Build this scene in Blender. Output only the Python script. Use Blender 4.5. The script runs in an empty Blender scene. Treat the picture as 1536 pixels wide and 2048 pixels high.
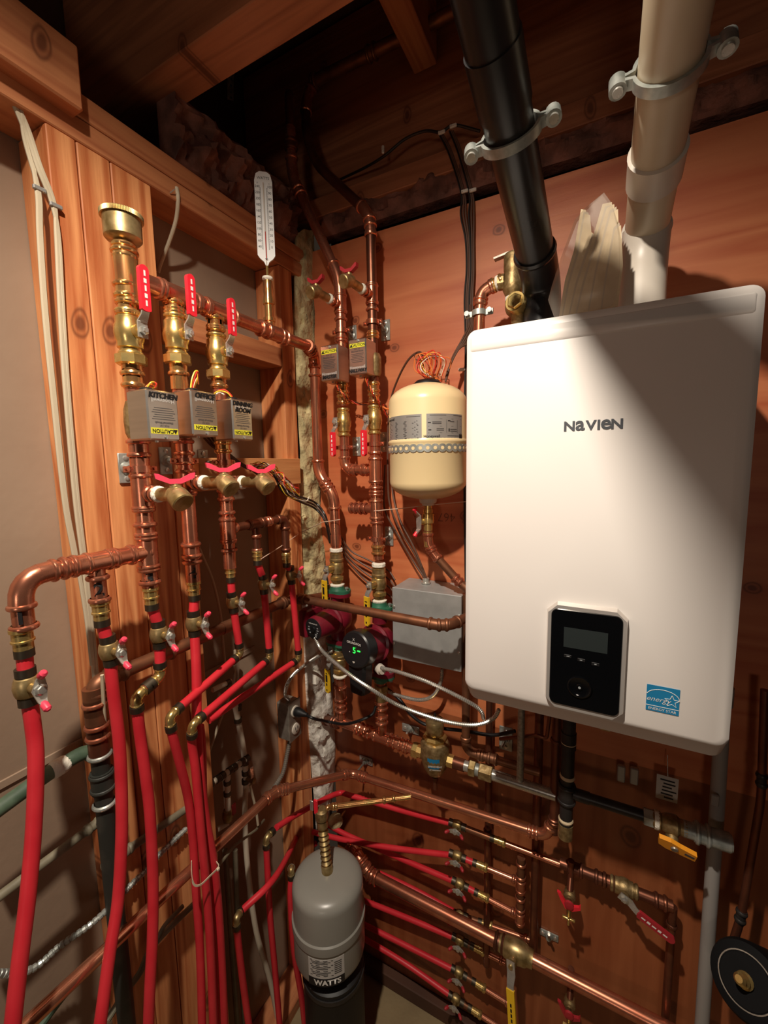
import bpy, math, random
from mathutils import Vector as V, Matrix, noise
random.seed(7)
SC = bpy.context.scene
COL = SC.collection
PI = math.pi

# ------------------------------------------------------------------ camera
FPX, YAW, PITCH, ROLL = 832.74, 0.47792, -0.113806, -0.0172507
CAM = V((0.827, -1.127, 1.8))
def _rot():
    m = Matrix(((math.cos(YAW), math.sin(YAW), 0), (0, 0, -1), (-math.sin(YAW), math.cos(YAW), 0)))
    rp = Matrix(((1, 0, 0), (0, math.cos(PITCH), math.sin(PITCH)), (0, -math.sin(PITCH), math.cos(PITCH))))
    rr = Matrix(((math.cos(ROLL), -math.sin(ROLL), 0), (math.sin(ROLL), math.cos(ROLL), 0), (0, 0, 1)))
    return rr @ rp @ m
M3 = _rot()
cd = bpy.data.cameras.new('camera'); cam = bpy.data.objects.new('camera', cd); COL.objects.link(cam)
cd.sensor_fit = 'HORIZONTAL'; cd.sensor_width = 36; cd.lens = FPX/1536*36; cd.clip_start = .02
rw = Matrix((M3[0], -M3[1], -M3[2])).transposed()
cam.matrix_world = Matrix.Translation(CAM) @ rw.to_4x4()
SC.camera = cam

# ------------------------------------------------------------------ light, world, exposure
w = bpy.data.worlds.new('world'); SC.world = w; w.use_nodes = True
w.node_tree.nodes['Background'].inputs[0].default_value = (1, .72, .5, 1)
w.node_tree.nodes['Background'].inputs[1].default_value = .022
def area(name, loc, rot, size, power, col):
    l = bpy.data.lights.new(name, 'AREA'); l.shape = 'DISK'; l.size = size; l.energy = power; l.color = col
    o = bpy.data.objects.new(name, l); COL.objects.link(o); o.location = loc; o.rotation_euler = rot; return o
bl = bpy.data.lights.new('ceiling_bulb', 'SPOT'); bl.energy = 110; bl.color = (1, .88, .74); bl.shadow_soft_size = .022
bl.spot_size = math.radians(126); bl.spot_blend = 1.0
bo = bpy.data.objects.new('ceiling_bulb', bl); COL.objects.link(bo); bo.location = (.555, -1.15, 2.695); bo.rotation_euler = V((0, -.36, .93)).to_track_quat('Z', 'Y').to_euler()
area('fill_light', (1.0, -2.9, 1.5), V((.7, -2.9, -1.2)).to_track_quat('Z', 'Y').to_euler(), .3, 4.0, (1, .82, .68))  # added fill, no lamp known there; lifts the ceiling and the shaded boiler
SC.view_settings.view_transform = 'Standard'; SC.view_settings.look = 'None'
SC.view_settings.gamma = 1; SC.view_settings.use_curve_mapping = False
SC.view_settings.exposure = 0.0
SC.cycles.max_bounces = 8; SC.cycles.use_denoising = True

# ------------------------------------------------------------------ point helpers
def ray(px, py):
    return M3.transposed() @ V((px-768, py-1024, FPX))
def B(px, py, d):            # on a plane d in front of the plywood wall
    r = ray(px, py); return CAM + r*((-d-CAM.y)/r.y)
def S(px, py, d):            # on a plane d in front of the stud faces of the left wall
    r = ray(px, py); return CAM + r*((d-CAM.x)/r.x)
def D(px, py, dep):
    return CAM + ray(px, py)*(dep/FPX)
def proj(p):
    q = M3 @ (p-CAM); return (768+FPX*q.x/q.z, 1024+FPX*q.y/q.z)

# ------------------------------------------------------------------ materials
def lin(c):
    return tuple(((x/255)/12.92 if x/255 <= .04045 else ((x/255+.055)/1.055)**2.4) for x in c)
MAT = {}
def mat(name, c, rough=.5, metal=0, c2=None, scale=20, stretch=(1, 1, 1), bump=0, rvar=0, detail=4, spec=.5, emit=0, alpha=1, trans=0, lo=.35, hi=.65, bscale=None):
    m = bpy.data.materials.new(name); m.use_nodes = True; nt = m.node_tree; b = nt.nodes['Principled BSDF']
    b.inputs['Base Color'].default_value = (*lin(c), 1); b.inputs['Roughness'].default_value = rough
    b.inputs['Metallic'].default_value = metal; b.inputs['Specular IOR Level'].default_value = spec
    b.inputs['Alpha'].default_value = alpha; b.inputs['Transmission Weight'].default_value = trans
    if emit:
        b.inputs['Emission Color'].default_value = (*lin(c), 1); b.inputs['Emission Strength'].default_value = emit
    if c2 or bump or rvar:
        tc = nt.nodes.new('ShaderNodeTexCoord'); mp = nt.nodes.new('ShaderNodeMapping'); mp.inputs['Scale'].default_value = stretch
        nt.links.new(tc.outputs['Object'], mp.inputs['Vector'])
        n = nt.nodes.new('ShaderNodeTexNoise'); n.inputs['Scale'].default_value = scale; n.inputs['Detail'].default_value = detail
        nt.links.new(mp.outputs['Vector'], n.inputs['Vector'])
        if c2:
            r = nt.nodes.new('ShaderNodeValToRGB'); r.color_ramp.elements[0].position = lo; r.color_ramp.elements[1].position = hi
            r.color_ramp.elements[0].color = (*lin(c), 1); r.color_ramp.elements[1].color = (*lin(c2), 1)
            nt.links.new(n.outputs['Fac'], r.inputs['Fac']); nt.links.new(r.outputs['Color'], b.inputs['Base Color'])
        if rvar:
            mm = nt.nodes.new('ShaderNodeMapRange'); mm.inputs['To Min'].default_value = rough-rvar; mm.inputs['To Max'].default_value = rough+rvar
            nt.links.new(n.outputs['Fac'], mm.inputs['Value']); nt.links.new(mm.outputs['Result'], b.inputs['Roughness'])
        if bump:
            n2 = n
            if bscale:
                n2 = nt.nodes.new('ShaderNodeTexNoise'); n2.inputs['Scale'].default_value = bscale; n2.inputs['Detail'].default_value = detail
                nt.links.new(mp.outputs['Vector'], n2.inputs['Vector'])
            bp = nt.nodes.new('ShaderNodeBump'); bp.inputs['Strength'].default_value = bump; bp.inputs['Distance'].default_value = .01
            nt.links.new(n2.outputs['Fac'], bp.inputs['Height']); nt.links.new(bp.outputs['Normal'], b.inputs['Normal'])
    MAT[name] = m; return m
def wood(name, c, c2, c3, along, scale=1.0, knots=True, rough=.55, face='yz', kn=(5, 2.6)):
    """along = axis index of the grain"""
    m = bpy.data.materials.new(name); m.use_nodes = True; nt = m.node_tree; b = nt.nodes['Principled BSDF']
    N = nt.nodes.new; K = nt.links.new
    tc = N('ShaderNodeTexCoord'); mp = N('ShaderNodeMapping')
    s = [14*scale]*3; s[along] = .9*scale; mp.inputs['Scale'].default_value = s
    K(tc.outputs['Object'], mp.inputs['Vector'])
    n0 = N('ShaderNodeTexNoise'); n0.inputs['Scale'].default_value = 1.1; n0.inputs['Detail'].default_value = 2; n0.inputs['Distortion'].default_value = .6
    K(mp.outputs['Vector'], n0.inputs['Vector'])
    mul = N('ShaderNodeMath'); mul.operation = 'MULTIPLY'; mul.inputs[1].default_value = 11; K(n0.outputs['Fac'], mul.inputs[0])
    sn = N('ShaderNodeMath'); sn.operation = 'PINGPONG'; sn.inputs[1].default_value = 1; K(mul.outputs[0], sn.inputs[0])
    fine = N('ShaderNodeTexNoise'); fine.inputs['Scale'].default_value = 9; fine.inputs['Detail'].default_value = 6; K(mp.outputs['Vector'], fine.inputs['Vector'])
    mx = N('ShaderNodeMix'); mx.data_type = 'FLOAT'; mx.inputs[0].default_value = .55
    K(sn.outputs[0], mx.inputs[2]); K(fine.outputs['Fac'], mx.inputs[3])
    r = N('ShaderNodeValToRGB'); e = r.color_ramp.elements
    e[0].position = .22; e[0].color = (*lin(c), 1); e[1].position = .72; e[1].color = (*lin(c2), 1)
    K(mx.outputs[0], r.inputs['Fac'])
    out = r.outputs['Color']
    if knots:
        sx = N('ShaderNodeSeparateXYZ'); cx = N('ShaderNodeCombineXYZ'); K(tc.outputs['Object'], sx.inputs[0])
        K(sx.outputs[0 if along == 0 or face == 'xz' else 1], cx.inputs[0]); K(sx.outputs[2], cx.inputs[1])
        mp2 = N('ShaderNodeMapping'); mp2.inputs['Scale'].default_value = (kn[0], kn[1], 1); K(cx.outputs[0], mp2.inputs['Vector'])
        nz_ = N('ShaderNodeTexNoise'); nz_.inputs['Scale'].default_value = 3; K(mp2.outputs['Vector'], nz_.inputs['Vector'])
        md = N('ShaderNodeMix'); md.data_type = 'RGBA'; md.blend_type = 'LINEAR_LIGHT'; md.inputs[0].default_value = .05; K(mp2.outputs['Vector'], md.inputs[6]); K(nz_.outputs['Color'], md.inputs[7])
        vo = N('ShaderNodeTexVoronoi'); vo.voronoi_dimensions = '2D'; vo.inputs['Scale'].default_value = 1; K(md.outputs[2], vo.inputs['Vector'])
        r2 = N('ShaderNodeValToRGB'); q = r2.color_ramp.elements; q[0].position = .025; q[0].color = (.9, .9, .9, 1); q[1].position = .045; q[1].color = (.25, .25, .25, 1)
        e2 = q.new(.06); e2.color = (.85, .85, .85, 1); e2 = q.new(.075); e2.color = (.12, .12, .12, 1); e2 = q.new(.16); e2.color = (0, 0, 0, 1)
        K(vo.outputs['Distance'], r2.inputs['Fac'])
        mc = N('ShaderNodeMix'); mc.data_type = 'RGBA'; mc.inputs[7].default_value = (*lin(c3), 1)
        K(r2.outputs['Color'], mc.inputs[0]); K(out, mc.inputs[6]); out = mc.outputs[2]
    big = N('ShaderNodeTexNoise'); big.inputs['Scale'].default_value = 3; K(tc.outputs['Object'], big.inputs['Vector'])
    mc2 = N('ShaderNodeMix'); mc2.data_type = 'RGBA'; mc2.blend_type = 'MULTIPLY'; mc2.inputs[0].default_value = .35
    K(out, mc2.inputs[6]); K(big.outputs['Fac'], mc2.inputs[7])
    r3 = N('ShaderNodeValToRGB'); r3.color_ramp.elements[0].position = .3; r3.color_ramp.elements[0].color = (.55, .5, .45, 1); r3.color_ramp.elements[1].position = .7
    K(big.outputs['Fac'], r3.inputs['Fac']); K(r3.outputs['Color'], mc2.inputs[7])
    K(mc2.outputs[2], b.inputs['Base Color']); b.inputs['Roughness'].default_value = rough
    bp = N('ShaderNodeBump'); bp.inputs['Strength'].default_value = .25; bp.inputs['Distance'].default_value = .003
    K(fine.outputs['Fac'], bp.inputs['Height']); K(bp.outputs['Normal'], b.inputs['Normal'])
    MAT[name] = m; return m

wood('stud', (194, 106, 58), (242, 166, 108), (120, 62, 34), 2)
wood('beam_y', (176, 104, 66), (204, 134, 88), (110, 60, 36), 1)
wood('beam_x', (150, 92, 62), (180, 116, 80), (100, 56, 36), 0)
wood('block_y', (206, 140, 86), (226, 164, 106), (130, 76, 42), 1)
wood('plywood', (194, 100, 60), (216, 130, 84), (120, 58, 32), 0, .45, True, .5, 'xz', (4.2, 5.2))
wood('plywood_low', (146, 78, 44), (168, 98, 60), (100, 50, 28), 2, .5, True, .4, 'xz', (3, 2.2))  # older, darker panel; its tone also carries shade missing at lower right
mat('drywall', (150, 126, 105), .85, 0, (166, 142, 120), 3, bump=.05, bscale=60)
mat('drywall_dark', (120, 100, 84), .85)
mat('concrete', (128, 108, 78), .8, 0, (146, 126, 92), 6, bump=.2, bscale=60)
mat('darkwood', (70, 44, 32), .7, 0, (86, 54, 38), 5)
mat('subfloor', (92, 62, 48), .8, 0, (106, 72, 54), 8)
mat('copper', (218, 146, 116), .28, .86, (194, 118, 90), 30, rvar=.09)
mat('copper_bright', (232, 160, 126), .23, .86, (210, 134, 102), 24, rvar=.08)
mat('copper_brass', (230, 186, 118), .2, .86, (214, 146, 96), 26, rvar=.07)
mat('copper_old', (158, 106, 76), .46, .75, (124, 84, 62), 24, rvar=.12)
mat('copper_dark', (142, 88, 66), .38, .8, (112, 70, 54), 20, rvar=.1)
mat('solder', (222, 190, 140), .25, 1)
mat('brass', (226, 198, 128), .28, .85, (206, 172, 104), 60, rvar=.08)
mat('brass_dull', (204, 180, 130), .4, .8, (146, 122, 74), 50, rvar=.08)
mat('brass_cast', (178, 154, 110), .48, .75, (136, 112, 72), 90, bump=.12)
mat('crimp', (96, 88, 76), .5, 1)
mat('steel', (220, 218, 210), .28, .72, (194, 192, 184), 60, rvar=.08)
mat('galv', (196, 200, 194), .42, .6, (146, 152, 146), 45, rvar=.1)
mat('rod', (190, 186, 176), .4, .7, (150, 146, 136), 160)
mat('aluminium', (206, 200, 192), .33, 1, (196, 190, 182), 10, stretch=(1, 1, 12))
mat('black_iron', (40, 38, 38), .42, .3, (56, 52, 50), 30)
mat('abs', (26, 25, 26), .3, 0, (34, 33, 34), 12, rvar=.08)
mat('pvc_cream', (218, 204, 178), .35, 0, (204, 188, 160), 5, rvar=.08)
mat('pvc_white', (216, 208, 196), .38, 0, (204, 194, 180), 6)
mat('pvc_white_dim', (150, 146, 142), .5)  # white drain pipe's plastic, greyed down to carry the shade under the boiler
mat('pex_red', (222, 52, 62), .42, 0, (208, 40, 52), 14)
mat('pex_mark', (120, 20, 28), .6)
mat('pex_white', (214, 202, 180), .5)
mat('red_vinyl', (238, 42, 58), .4)
mat('red_wing', (240, 70, 96), .42)
mat('red_dull', (170, 40, 48), .5)
mat('yellow_vinyl', (242, 196, 40), .4)
mat('orange_paint', (244, 160, 40), .45)
mat('pump_red', (126, 26, 44), .35, 0, (108, 22, 38), 30, rvar=.06)
mat('pump_black', (30, 30, 32), .35)
mat('green_flange', (50, 110, 84), .45, 0, (40, 92, 70), 40)
mat('tape', (236, 230, 214), .8, bump=.4, scale=120)
mat('white_paint', (238, 233, 228), .38, 0, (234, 228, 222), 1.5)
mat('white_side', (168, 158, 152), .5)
mat('bezel', (214, 208, 202), .28, .6)
mat('glass_black', (10, 11, 13), .08)
mat('lcd', (44, 50, 50), .2)
mat('panel_mark', (150, 154, 156), .4)
mat('logo', (96, 100, 106), .35, .4)
mat('blue', (24, 122, 170), .5)
mat('white', (238, 236, 230), .6)
mat('cream_paint', (238, 216, 168), .28, 0, (234, 210, 160), 3)
mat('grey_paint', (150, 148, 140), .3, 0, (140, 138, 130), 4)
mat('grey_box', (168, 170, 168), .42, .25, (156, 158, 156), 30)
mat('box_steel', (160, 152, 140), .42, .5, (130, 122, 112), 40)
mat('label_silver', (172, 170, 166), .4, .5)
mat('label_white', (196, 192, 186), .55)
mat('label_yellow', (232, 226, 60), .45)
mat('ink', (22, 20, 22), .6)
mat('ink_grey', (74, 72, 72), .6)
mat('silver_ink', (232, 230, 226), .35, .4)
mat('paper', (226, 206, 170), .7, 0, (206, 184, 150), 30)
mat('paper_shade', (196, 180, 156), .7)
mat('bag', (222, 214, 202), .25, alpha=.22)
mat('tag_yellow', (206, 186, 96), .6)
mat('w_red', (214, 58, 40), .4); mat('w_yellow', (240, 200, 60), .4); mat('w_orange', (230, 120, 50), .4)
mat('w_white', (230, 222, 206), .4); mat('w_black', (30, 26, 24), .4); mat('w_brown', (84, 54, 40), .5)
mat('cable_white', (196, 182, 156), .5); mat('cable_brown', (90, 62, 48), .5)
mat('insul', (228, 212, 160), .95, 0, (140, 128, 92), 22, bump=1.0, bscale=40, lo=.3, hi=.75)
mat('insul_white', (232, 228, 218), .95, 0, (196, 190, 176), 26, bump=.8, bscale=45)
mat('insul_pink', (150, 100, 84), .95, 0, (92, 60, 50), 16, bump=1.0, bscale=30)
mat('green_pipe', (112, 132, 108), .6, 0, (60, 80, 62), 16)
mat('grey_pipe', (140, 132, 110), .55, 0, (110, 104, 86), 20)
mat('stack_black', (46, 48, 44), .5, 0, (84, 80, 72), 14, lo=.5, hi=.8)
mat('thermo', (226, 226, 224), .4)
mat('green_led', (40, 255, 70), .4, emit=3)
mat('stamp', (134, 74, 48), .7)
mat('string', (226, 196, 172), .5)
mat('rubber', (15, 15, 17), .5); mat('matte_black', (9, 9, 11), .75, spec=.2)
mat('bulb_red', (196, 40, 36), .4)

# ------------------------------------------------------------------ mesh builder
def frame(d, up=V((0, 0, 1))):
    z = d.normalized()
    x = up.cross(z)
    if x.length < 1e-4: x = V((1, 0, 0)).cross(z)
    x.normalize(); y = z.cross(x); return x, y, z
class MB:
    def __init__(s): s.v = []; s.f = []
    def tube(s, pts, r, seg=14, cap=True, ry=None):
        pts = [p.copy() for p in pts]; n = len(pts); rs = r if isinstance(r, (list, tuple)) else [r]*n
        t = [(pts[min(i+1, n-1)]-pts[max(i-1, 0)]).normalized() for i in range(n)]
        x, y, _ = frame(t[0]); b0 = len(s.v)
        for i in range(n):
            if i:
                x = x-t[i]*x.dot(t[i]); x.normalize(); y = t[i].cross(x)
            for k in range(seg):
                a = 2*PI*k/seg; s.v.append(pts[i]+x*(math.cos(a)*rs[i])+y*(math.sin(a)*rs[i]))
        for i in range(n-1):
            for k in range(seg):
                a, b = b0+i*seg+k, b0+i*seg+(k+1) % seg
                s.f.append((a, b, b+seg, a+seg))
        if cap:
            s.f.append(tuple(b0+k for k in reversed(range(seg)))); s.f.append(tuple(b0+(n-1)*seg+k for k in range(seg)))
        return s
    def lathe(s, p, d, prof, seg=20, cap=True):
        x, y, z = frame(d); b0 = len(s.v); n = len(prof)
        for (t, r) in prof:
            for k in range(seg):
                a = 2*PI*(k+.5)/seg; s.v.append(p+z*t+x*(math.cos(a)*r)+y*(math.sin(a)*r))
        for i in range(n-1):
            for k in range(seg):
                a, b = b0+i*seg+k, b0+i*seg+(k+1) % seg
                s.f.append((a, b, b+seg, a+seg))
        if cap:
            s.f.append(tuple(b0+k for k in reversed(range(seg)))); s.f.append(tuple(b0+(n-1)*seg+k for k in range(seg)))
        return s
    def box(s, c, sz, ax=None, bev=0):
        ax = ax or (V((1, 0, 0)), V((0, 1, 0)), V((0, 0, 1))); h = [q/2 for q in sz]
        if bev <= 0:
            b0 = len(s.v)
            for i in (-1, 1):
                for j in (-1, 1):
                    for k in (-1, 1): s.v.append(c+ax[0]*(i*h[0])+ax[1]*(j*h[1])+ax[2]*(k*h[2]))
            for q in ((0, 1, 3, 2), (4, 6, 7, 5), (0, 4, 5, 1), (2, 3, 7, 6), (0, 2, 6, 4), (1, 5, 7, 3)): s.f.append(tuple(b0+i for i in q))
        else:
            rr = [(-h[2], bev), (-h[2]+bev, 0), (h[2]-bev, 0), (h[2], bev)]; b0 = len(s.v)
            for z, ins in rr:
                a, b = h[0]-ins, h[1]-ins; e = bev
                for (u, v) in ((-a, -b+e), (-a+e, -b), (a-e, -b), (a, -b+e), (a, b-e), (a-e, b), (-a+e, b), (-a, b-e)):
                    s.v.append(c+ax[0]*u+ax[1]*v+ax[2]*z)
            for i in range(3):
                for k in range(8):
                    p, q = b0+i*8+k, b0+i*8+(k+1) % 8; s.f.append((p, q, q+8, p+8))
            s.f.append(tuple(b0+k for k in reversed(range(8)))); s.f.append(tuple(b0+24+k for k in range(8)))
        return s
    def prism(s, poly, d):                 # poly: list of V, extruded by vector d
        b0 = len(s.v); n = len(poly)
        s.v += [p.copy() for p in poly]; s.v += [p+d for p in poly]
        s.f.append(tuple(b0+k for k in reversed(range(n)))); s.f.append(tuple(b0+n+k for k in range(n)))
        for k in range(n): s.f.append((b0+k, b0+(k+1) % n, b0+n+(k+1) % n, b0+n+k))
        return s
    def rings(s, rs, cap=True):            # list of equal-length loops
        b0 = len(s.v); n = len(rs[0])
        for r in rs: s.v += r
        for i in range(len(rs)-1):
            for k in range(n):
                a, b = b0+i*n+k, b0+i*n+(k+1) % n; s.f.append((a, b, b+n, a+n))
        if cap:
            s.f.append(tuple(b0+k for k in reversed(range(n)))); s.f.append(tuple(b0+(len(rs)-1)*n+k for k in range(n)))
        return s
    def bar(s, pts, wd, th, up):           # flat strip following pts, width along 'up'
        loops = []
        n = len(pts)
        for i in range(n):
            t = (pts[min(i+1, n-1)]-pts[max(i-1, 0)]).normalized(); u = (up-t*up.dot(t)).normalized(); q = t.cross(u)
            ww = wd[i] if isinstance(wd, (list, tuple)) else wd
            loops.append([pts[i]+u*ww/2+q*th/2, pts[i]-u*ww/2+q*th/2, pts[i]-u*ww/2-q*th/2, pts[i]+u*ww/2-q*th/2])
        return s.rings(loops)
    def build(s, name, m, parent=None, smooth=True, ang=35):
        me = bpy.data.meshes.new(name)
        if parent: o0 = root_of(parent)
        else:
            lo = V([min(v[i] for v in s.v) for i in range(3)]); hi = V([max(v[i] for v in s.v) for i in range(3)])
            o0 = V(((lo.x+hi.x)/2, (lo.y+hi.y)/2, lo.z))
        me.from_pydata([tuple(v-o0) for v in s.v], [], s.f); me.update()
        import bmesh
        bm = bmesh.new(); bm.from_mesh(me); bmesh.ops.recalc_face_normals(bm, faces=bm.faces); bm.to_mesh(me); bm.free()
        if smooth:
            me.shade_smooth(); me.set_sharp_from_angle(angle=math.radians(ang))
        me.materials.append(MAT[m] if isinstance(m, str) else m)
        ob = bpy.data.objects.new(name, me); COL.objects.link(ob)
        if parent: ob.parent = parent
        else: ob.location = o0
        return ob
def root_of(o):
    while o.parent: o = o.parent
    return V(o.location)
def thing(name, label, cat, loc, group=None):
    o = bpy.data.objects.new(name, None); COL.objects.link(o); o.location = loc; o.empty_display_size = .02
    o['label'] = label; o['category'] = cat
    if group: o['group'] = group
    return o
def tag(o, label, cat, group=None, kind=None):
    o['label'] = label; o['category'] = cat
    if group: o['group'] = group
    if kind: o['kind'] = kind
    return o
def struct(o): o['kind'] = 'structure'; return o
X, Y, Z = V((1, 0, 0)), V((0, 1, 0)), V((0, 0, 1))

def catmull(p, n=8):
    if len(p) < 3: return list(p)
    q = [p[0]*2-p[1]]+list(p)+[p[-1]*2-p[-2]]; out = []
    for i in range(1, len(q)-2):
        for k in range(n):
            t = k/n; a, b, c, d = q[i-1], q[i], q[i+1], q[i+2]
            out.append(.5*((2*b)+(c-a)*t+(2*a-5*b+4*c-d)*t*t+(3*b-a-3*c+d)*t**3))
    out.append(p[-1]); return out
def fillet(p, rad, n=6):
    out = [p[0]]; arcs = []
    for i in range(1, len(p)-1):
        a = (p[i-1]-p[i]); b = (p[i+1]-p[i]); L = min(rad, a.length*.48, b.length*.48); a.normalize(); b.normalize()
        p0, p1 = p[i]+a*L, p[i]+b*L; arc = [(1-t)**2*p0+2*t*(1-t)*p[i]+t*t*p1 for t in [k/n for k in range(n+1)]]
        out += arc; arcs.append((arc, a, b, a.angle(b)))
    out.append(p[-1]); return out, arcs
def sample(path, px, py):
    best = None
    for i in range(len(path)-1):
        a, b = path[i], path[i+1]; n = max(1, int((b-a).length/.003))
        for k in range(n+1):
            q = a+(b-a)*(k/n); u, v = proj(q); e = (u-px)**2+(v-py)**2
            if best is None or e < best[0]: best = (e, q, (b-a).normalized())
    return best[1], best[2]
def text(s, org, xd, up, size, m, parent, name='lettering', align='CENTER', shear=0, bold=0, wrap=None):
    c = bpy.data.curves.new(name, 'FONT'); c.body = s; c.size = size; c.align_x = align; c.align_y = 'CENTER'; c.shear = shear
    c.offset = bold; c.resolution_u = 3
    ob = bpy.data.objects.new(name, c); COL.objects.link(ob); bpy.context.view_layer.update()
    me = bpy.data.meshes.new_from_object(ob.evaluated_get(bpy.context.evaluated_depsgraph_get()))
    bpy.data.objects.remove(ob); bpy.data.curves.remove(c)
    nrm = xd.cross(up); o0 = root_of(parent)
    for v in me.vertices:
        if wrap: v.co = wrap(v.co.x, v.co.y)-o0
        else: v.co = org+xd*v.co.x+up*v.co.y+nrm*.0004-o0
    me.materials.clear(); me.materials.append(MAT[m]); me.name = name
    t = bpy.data.objects.new(name, me); COL.objects.link(t); t.parent = parent; return t
def marks(rows, m, parent, name='small_print'):  # list of (org, xd, up, w, h)
    mb = MB()
    for (o, xd, up, wd, h) in rows: mb.box(o, (wd, h, .0004), (xd, up, xd.cross(up)))
    return mb.build(name, m, parent, False)

# press / solder fittings ------------------------------------------------------
def bead(mb, p, d, r, k=1.3, w_=.009):
    mb.lathe(p-d.normalized()*w_/2, d, [(0, r*1.1), (w_*.2, r*k), (w_*.5, r*(k+.06)), (w_*.8, r*k), (w_, r*1.1)], 20, False)
def sleeve(mb, p, d, r, L=.04, beads=True, k=1.13):
    d = d.normalized(); mb.lathe(p-d*L/2, d, [(0, r*k), (L, r*k)], 20)
    if beads: bead(mb, p-d*(L/2-.006), d, r*1.02); bead(mb, p+d*(L/2-.006), d, r*1.02)
def run(name, label, cat, pts, r, m='copper', fil=.028, fits=(), root=None, em=None, group=None, pname='pipe', emin=25, elbow=True):
    em = em or m
    if root is None:
        lowp = min(pts, key=lambda q: q.z); root = thing(name, label, cat, lowp, group)
    path, arcs = fillet(pts, fil)
    MB().tube(path, r, 18).build(pname, m, root)
    if elbow:
        for arc, a, b, ang in arcs:
            if math.degrees(PI-ang) < emin: continue
            mb = MB(); e = .008
            mb.tube([arc[0]+a*e]+arc+[arc[-1]+b*e], r*1.14, 18)
            bead(mb, arc[0]+a*(e-.002), a, r); bead(mb, arc[-1]+b*(e-.002), b, r)
            mb.build('elbow', em, root)
    for f in fits:
        p, t = sample(path, f[1], f[2])
        L = f[3] if len(f) > 3 else .04; fm = f[4] if len(f) > 4 else em
        mb = MB()
        if f[0] == 'c': sleeve(mb, p, t, r, L); mb.build('coupling', fm, root)
        elif f[0] == 'p': sleeve(mb, p, t, r, L, False); mb.build('collar', fm, root)
        elif f[0] == 'b': bead(mb, p, t, r); mb.build('bead_ring', fm, root)
        elif f[0] == 't': sleeve(mb, p, t, r, L, True, 1.22); mb.build('tee', fm, root)
        elif f[0] == 'h': mb.lathe(p-t*L/2, t, [(0, r*1.4), (.002, r*1.5), (L-.002, r*1.5), (L, r*1.4)], 6); mb.build('hex_nut', fm, root, False)
        elif f[0] == 'w': mb.lathe(p-t*L/2, t, [(0, r*1.1), (L*.3, r*1.28), (L*.7, r*1.25), (L, r*1.1)], 18); mb.build('tape_wrap', 'tape', root)
    return root, path
def pex(label, pts, r=.0085, group=None, m='pex_red', smooth=True, cat='plastic pipe', name='pex_pipe'):
    p = catmull(pts, 8) if smooth and len(pts) > 2 else pts
    lowp = min(pts, key=lambda q: q.z); o = MB().tube(p, r, 14).build(name, m)
    tag(o, label, cat, group); return o, p

def adapter(root, p, t, r, L=.04):        # brass pex adapter with crimp ring, t points to the pex
    t = t.normalized(); mb = MB()
    mb.lathe(p-t*L*.5, t, [(0, r*1.25), (.003, r*1.5), (.008, r*1.5), (.010, r*1.28), (L*.45, r*1.28), (L*.47, r*1.42), (L*.53, r*1.42), (L*.55, r*1.2), (L*.8, r*1.2)], 18)
    mb.build('adapter', 'brass', root)
    MB().lathe(p+t*(L*.28), t, [(0, r*1.22), (.012, r*1.22)], 18).build('crimp_ring', 'crimp', root)

def pex_valve(label, p, ax, out, r=.0085, s=1.0, group='ball valves on the red tubing', hc='red_wing'):
    ax = ax.normalized(); out = (out-ax*out.dot(ax)).normalized()
    t = thing('pex_ball_valve', label, 'valve', p-ax*.02, group)
    mb = MB(); L = .05*s
    mb.lathe(p-ax*L/2, ax, [(0, r*1.1), (L*.2, r*1.1), (L*.24, r*1.4), (L*.32, r*1.55), (L*.5, r*1.7), (L*.68, r*1.55), (L*.76, r*1.4), (L*.8, r*1.1), (L, r*1.1)], 16)
    mb.lathe(p, out, [(0, r*.85), (r*2.3, r*.8), (r*2.4, r*.5), (r*3.2, r*.5)], 14)
    mb.build('valve_body', 'brass_dull', t)
    for q in (-1, 1):
        MB().lathe(p+ax*(q*L*.42)-ax*.006, ax, [(0, r*1.26), (.012, r*1.26)], 16).build('crimp_ring', 'crimp', t)
    h = p+out*(r*2.9); side = ax.cross(out)
    hb = MB()
    pts = [h+ax*(-.024*s)+out*.012, h+ax*(-.016*s)+out*.004, h, h+ax*(.016*s)+out*.004, h+ax*(.024*s)+out*.012]
    hb.bar(pts, [.006*s, .011*s, .019*s, .011*s, .006*s], .0022, side)
    hb.lathe(h, out, [(0, .0085*s), (.004, .0085*s), (.005, .006*s), (.008, .0055*s)], 6)
    hd = hb.build('handle', 'steel', t)
    for q in (-1, 1):
        MB().lathe(h+ax*(q*.018*s)+out*.004, (ax*q*.8+out).normalized(), [(0, .0035*s), (.004, .0052*s), (.013, .005*s), (.016, .0025*s)], 12).build('handle_tip', hc, hd)
    return t

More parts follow.
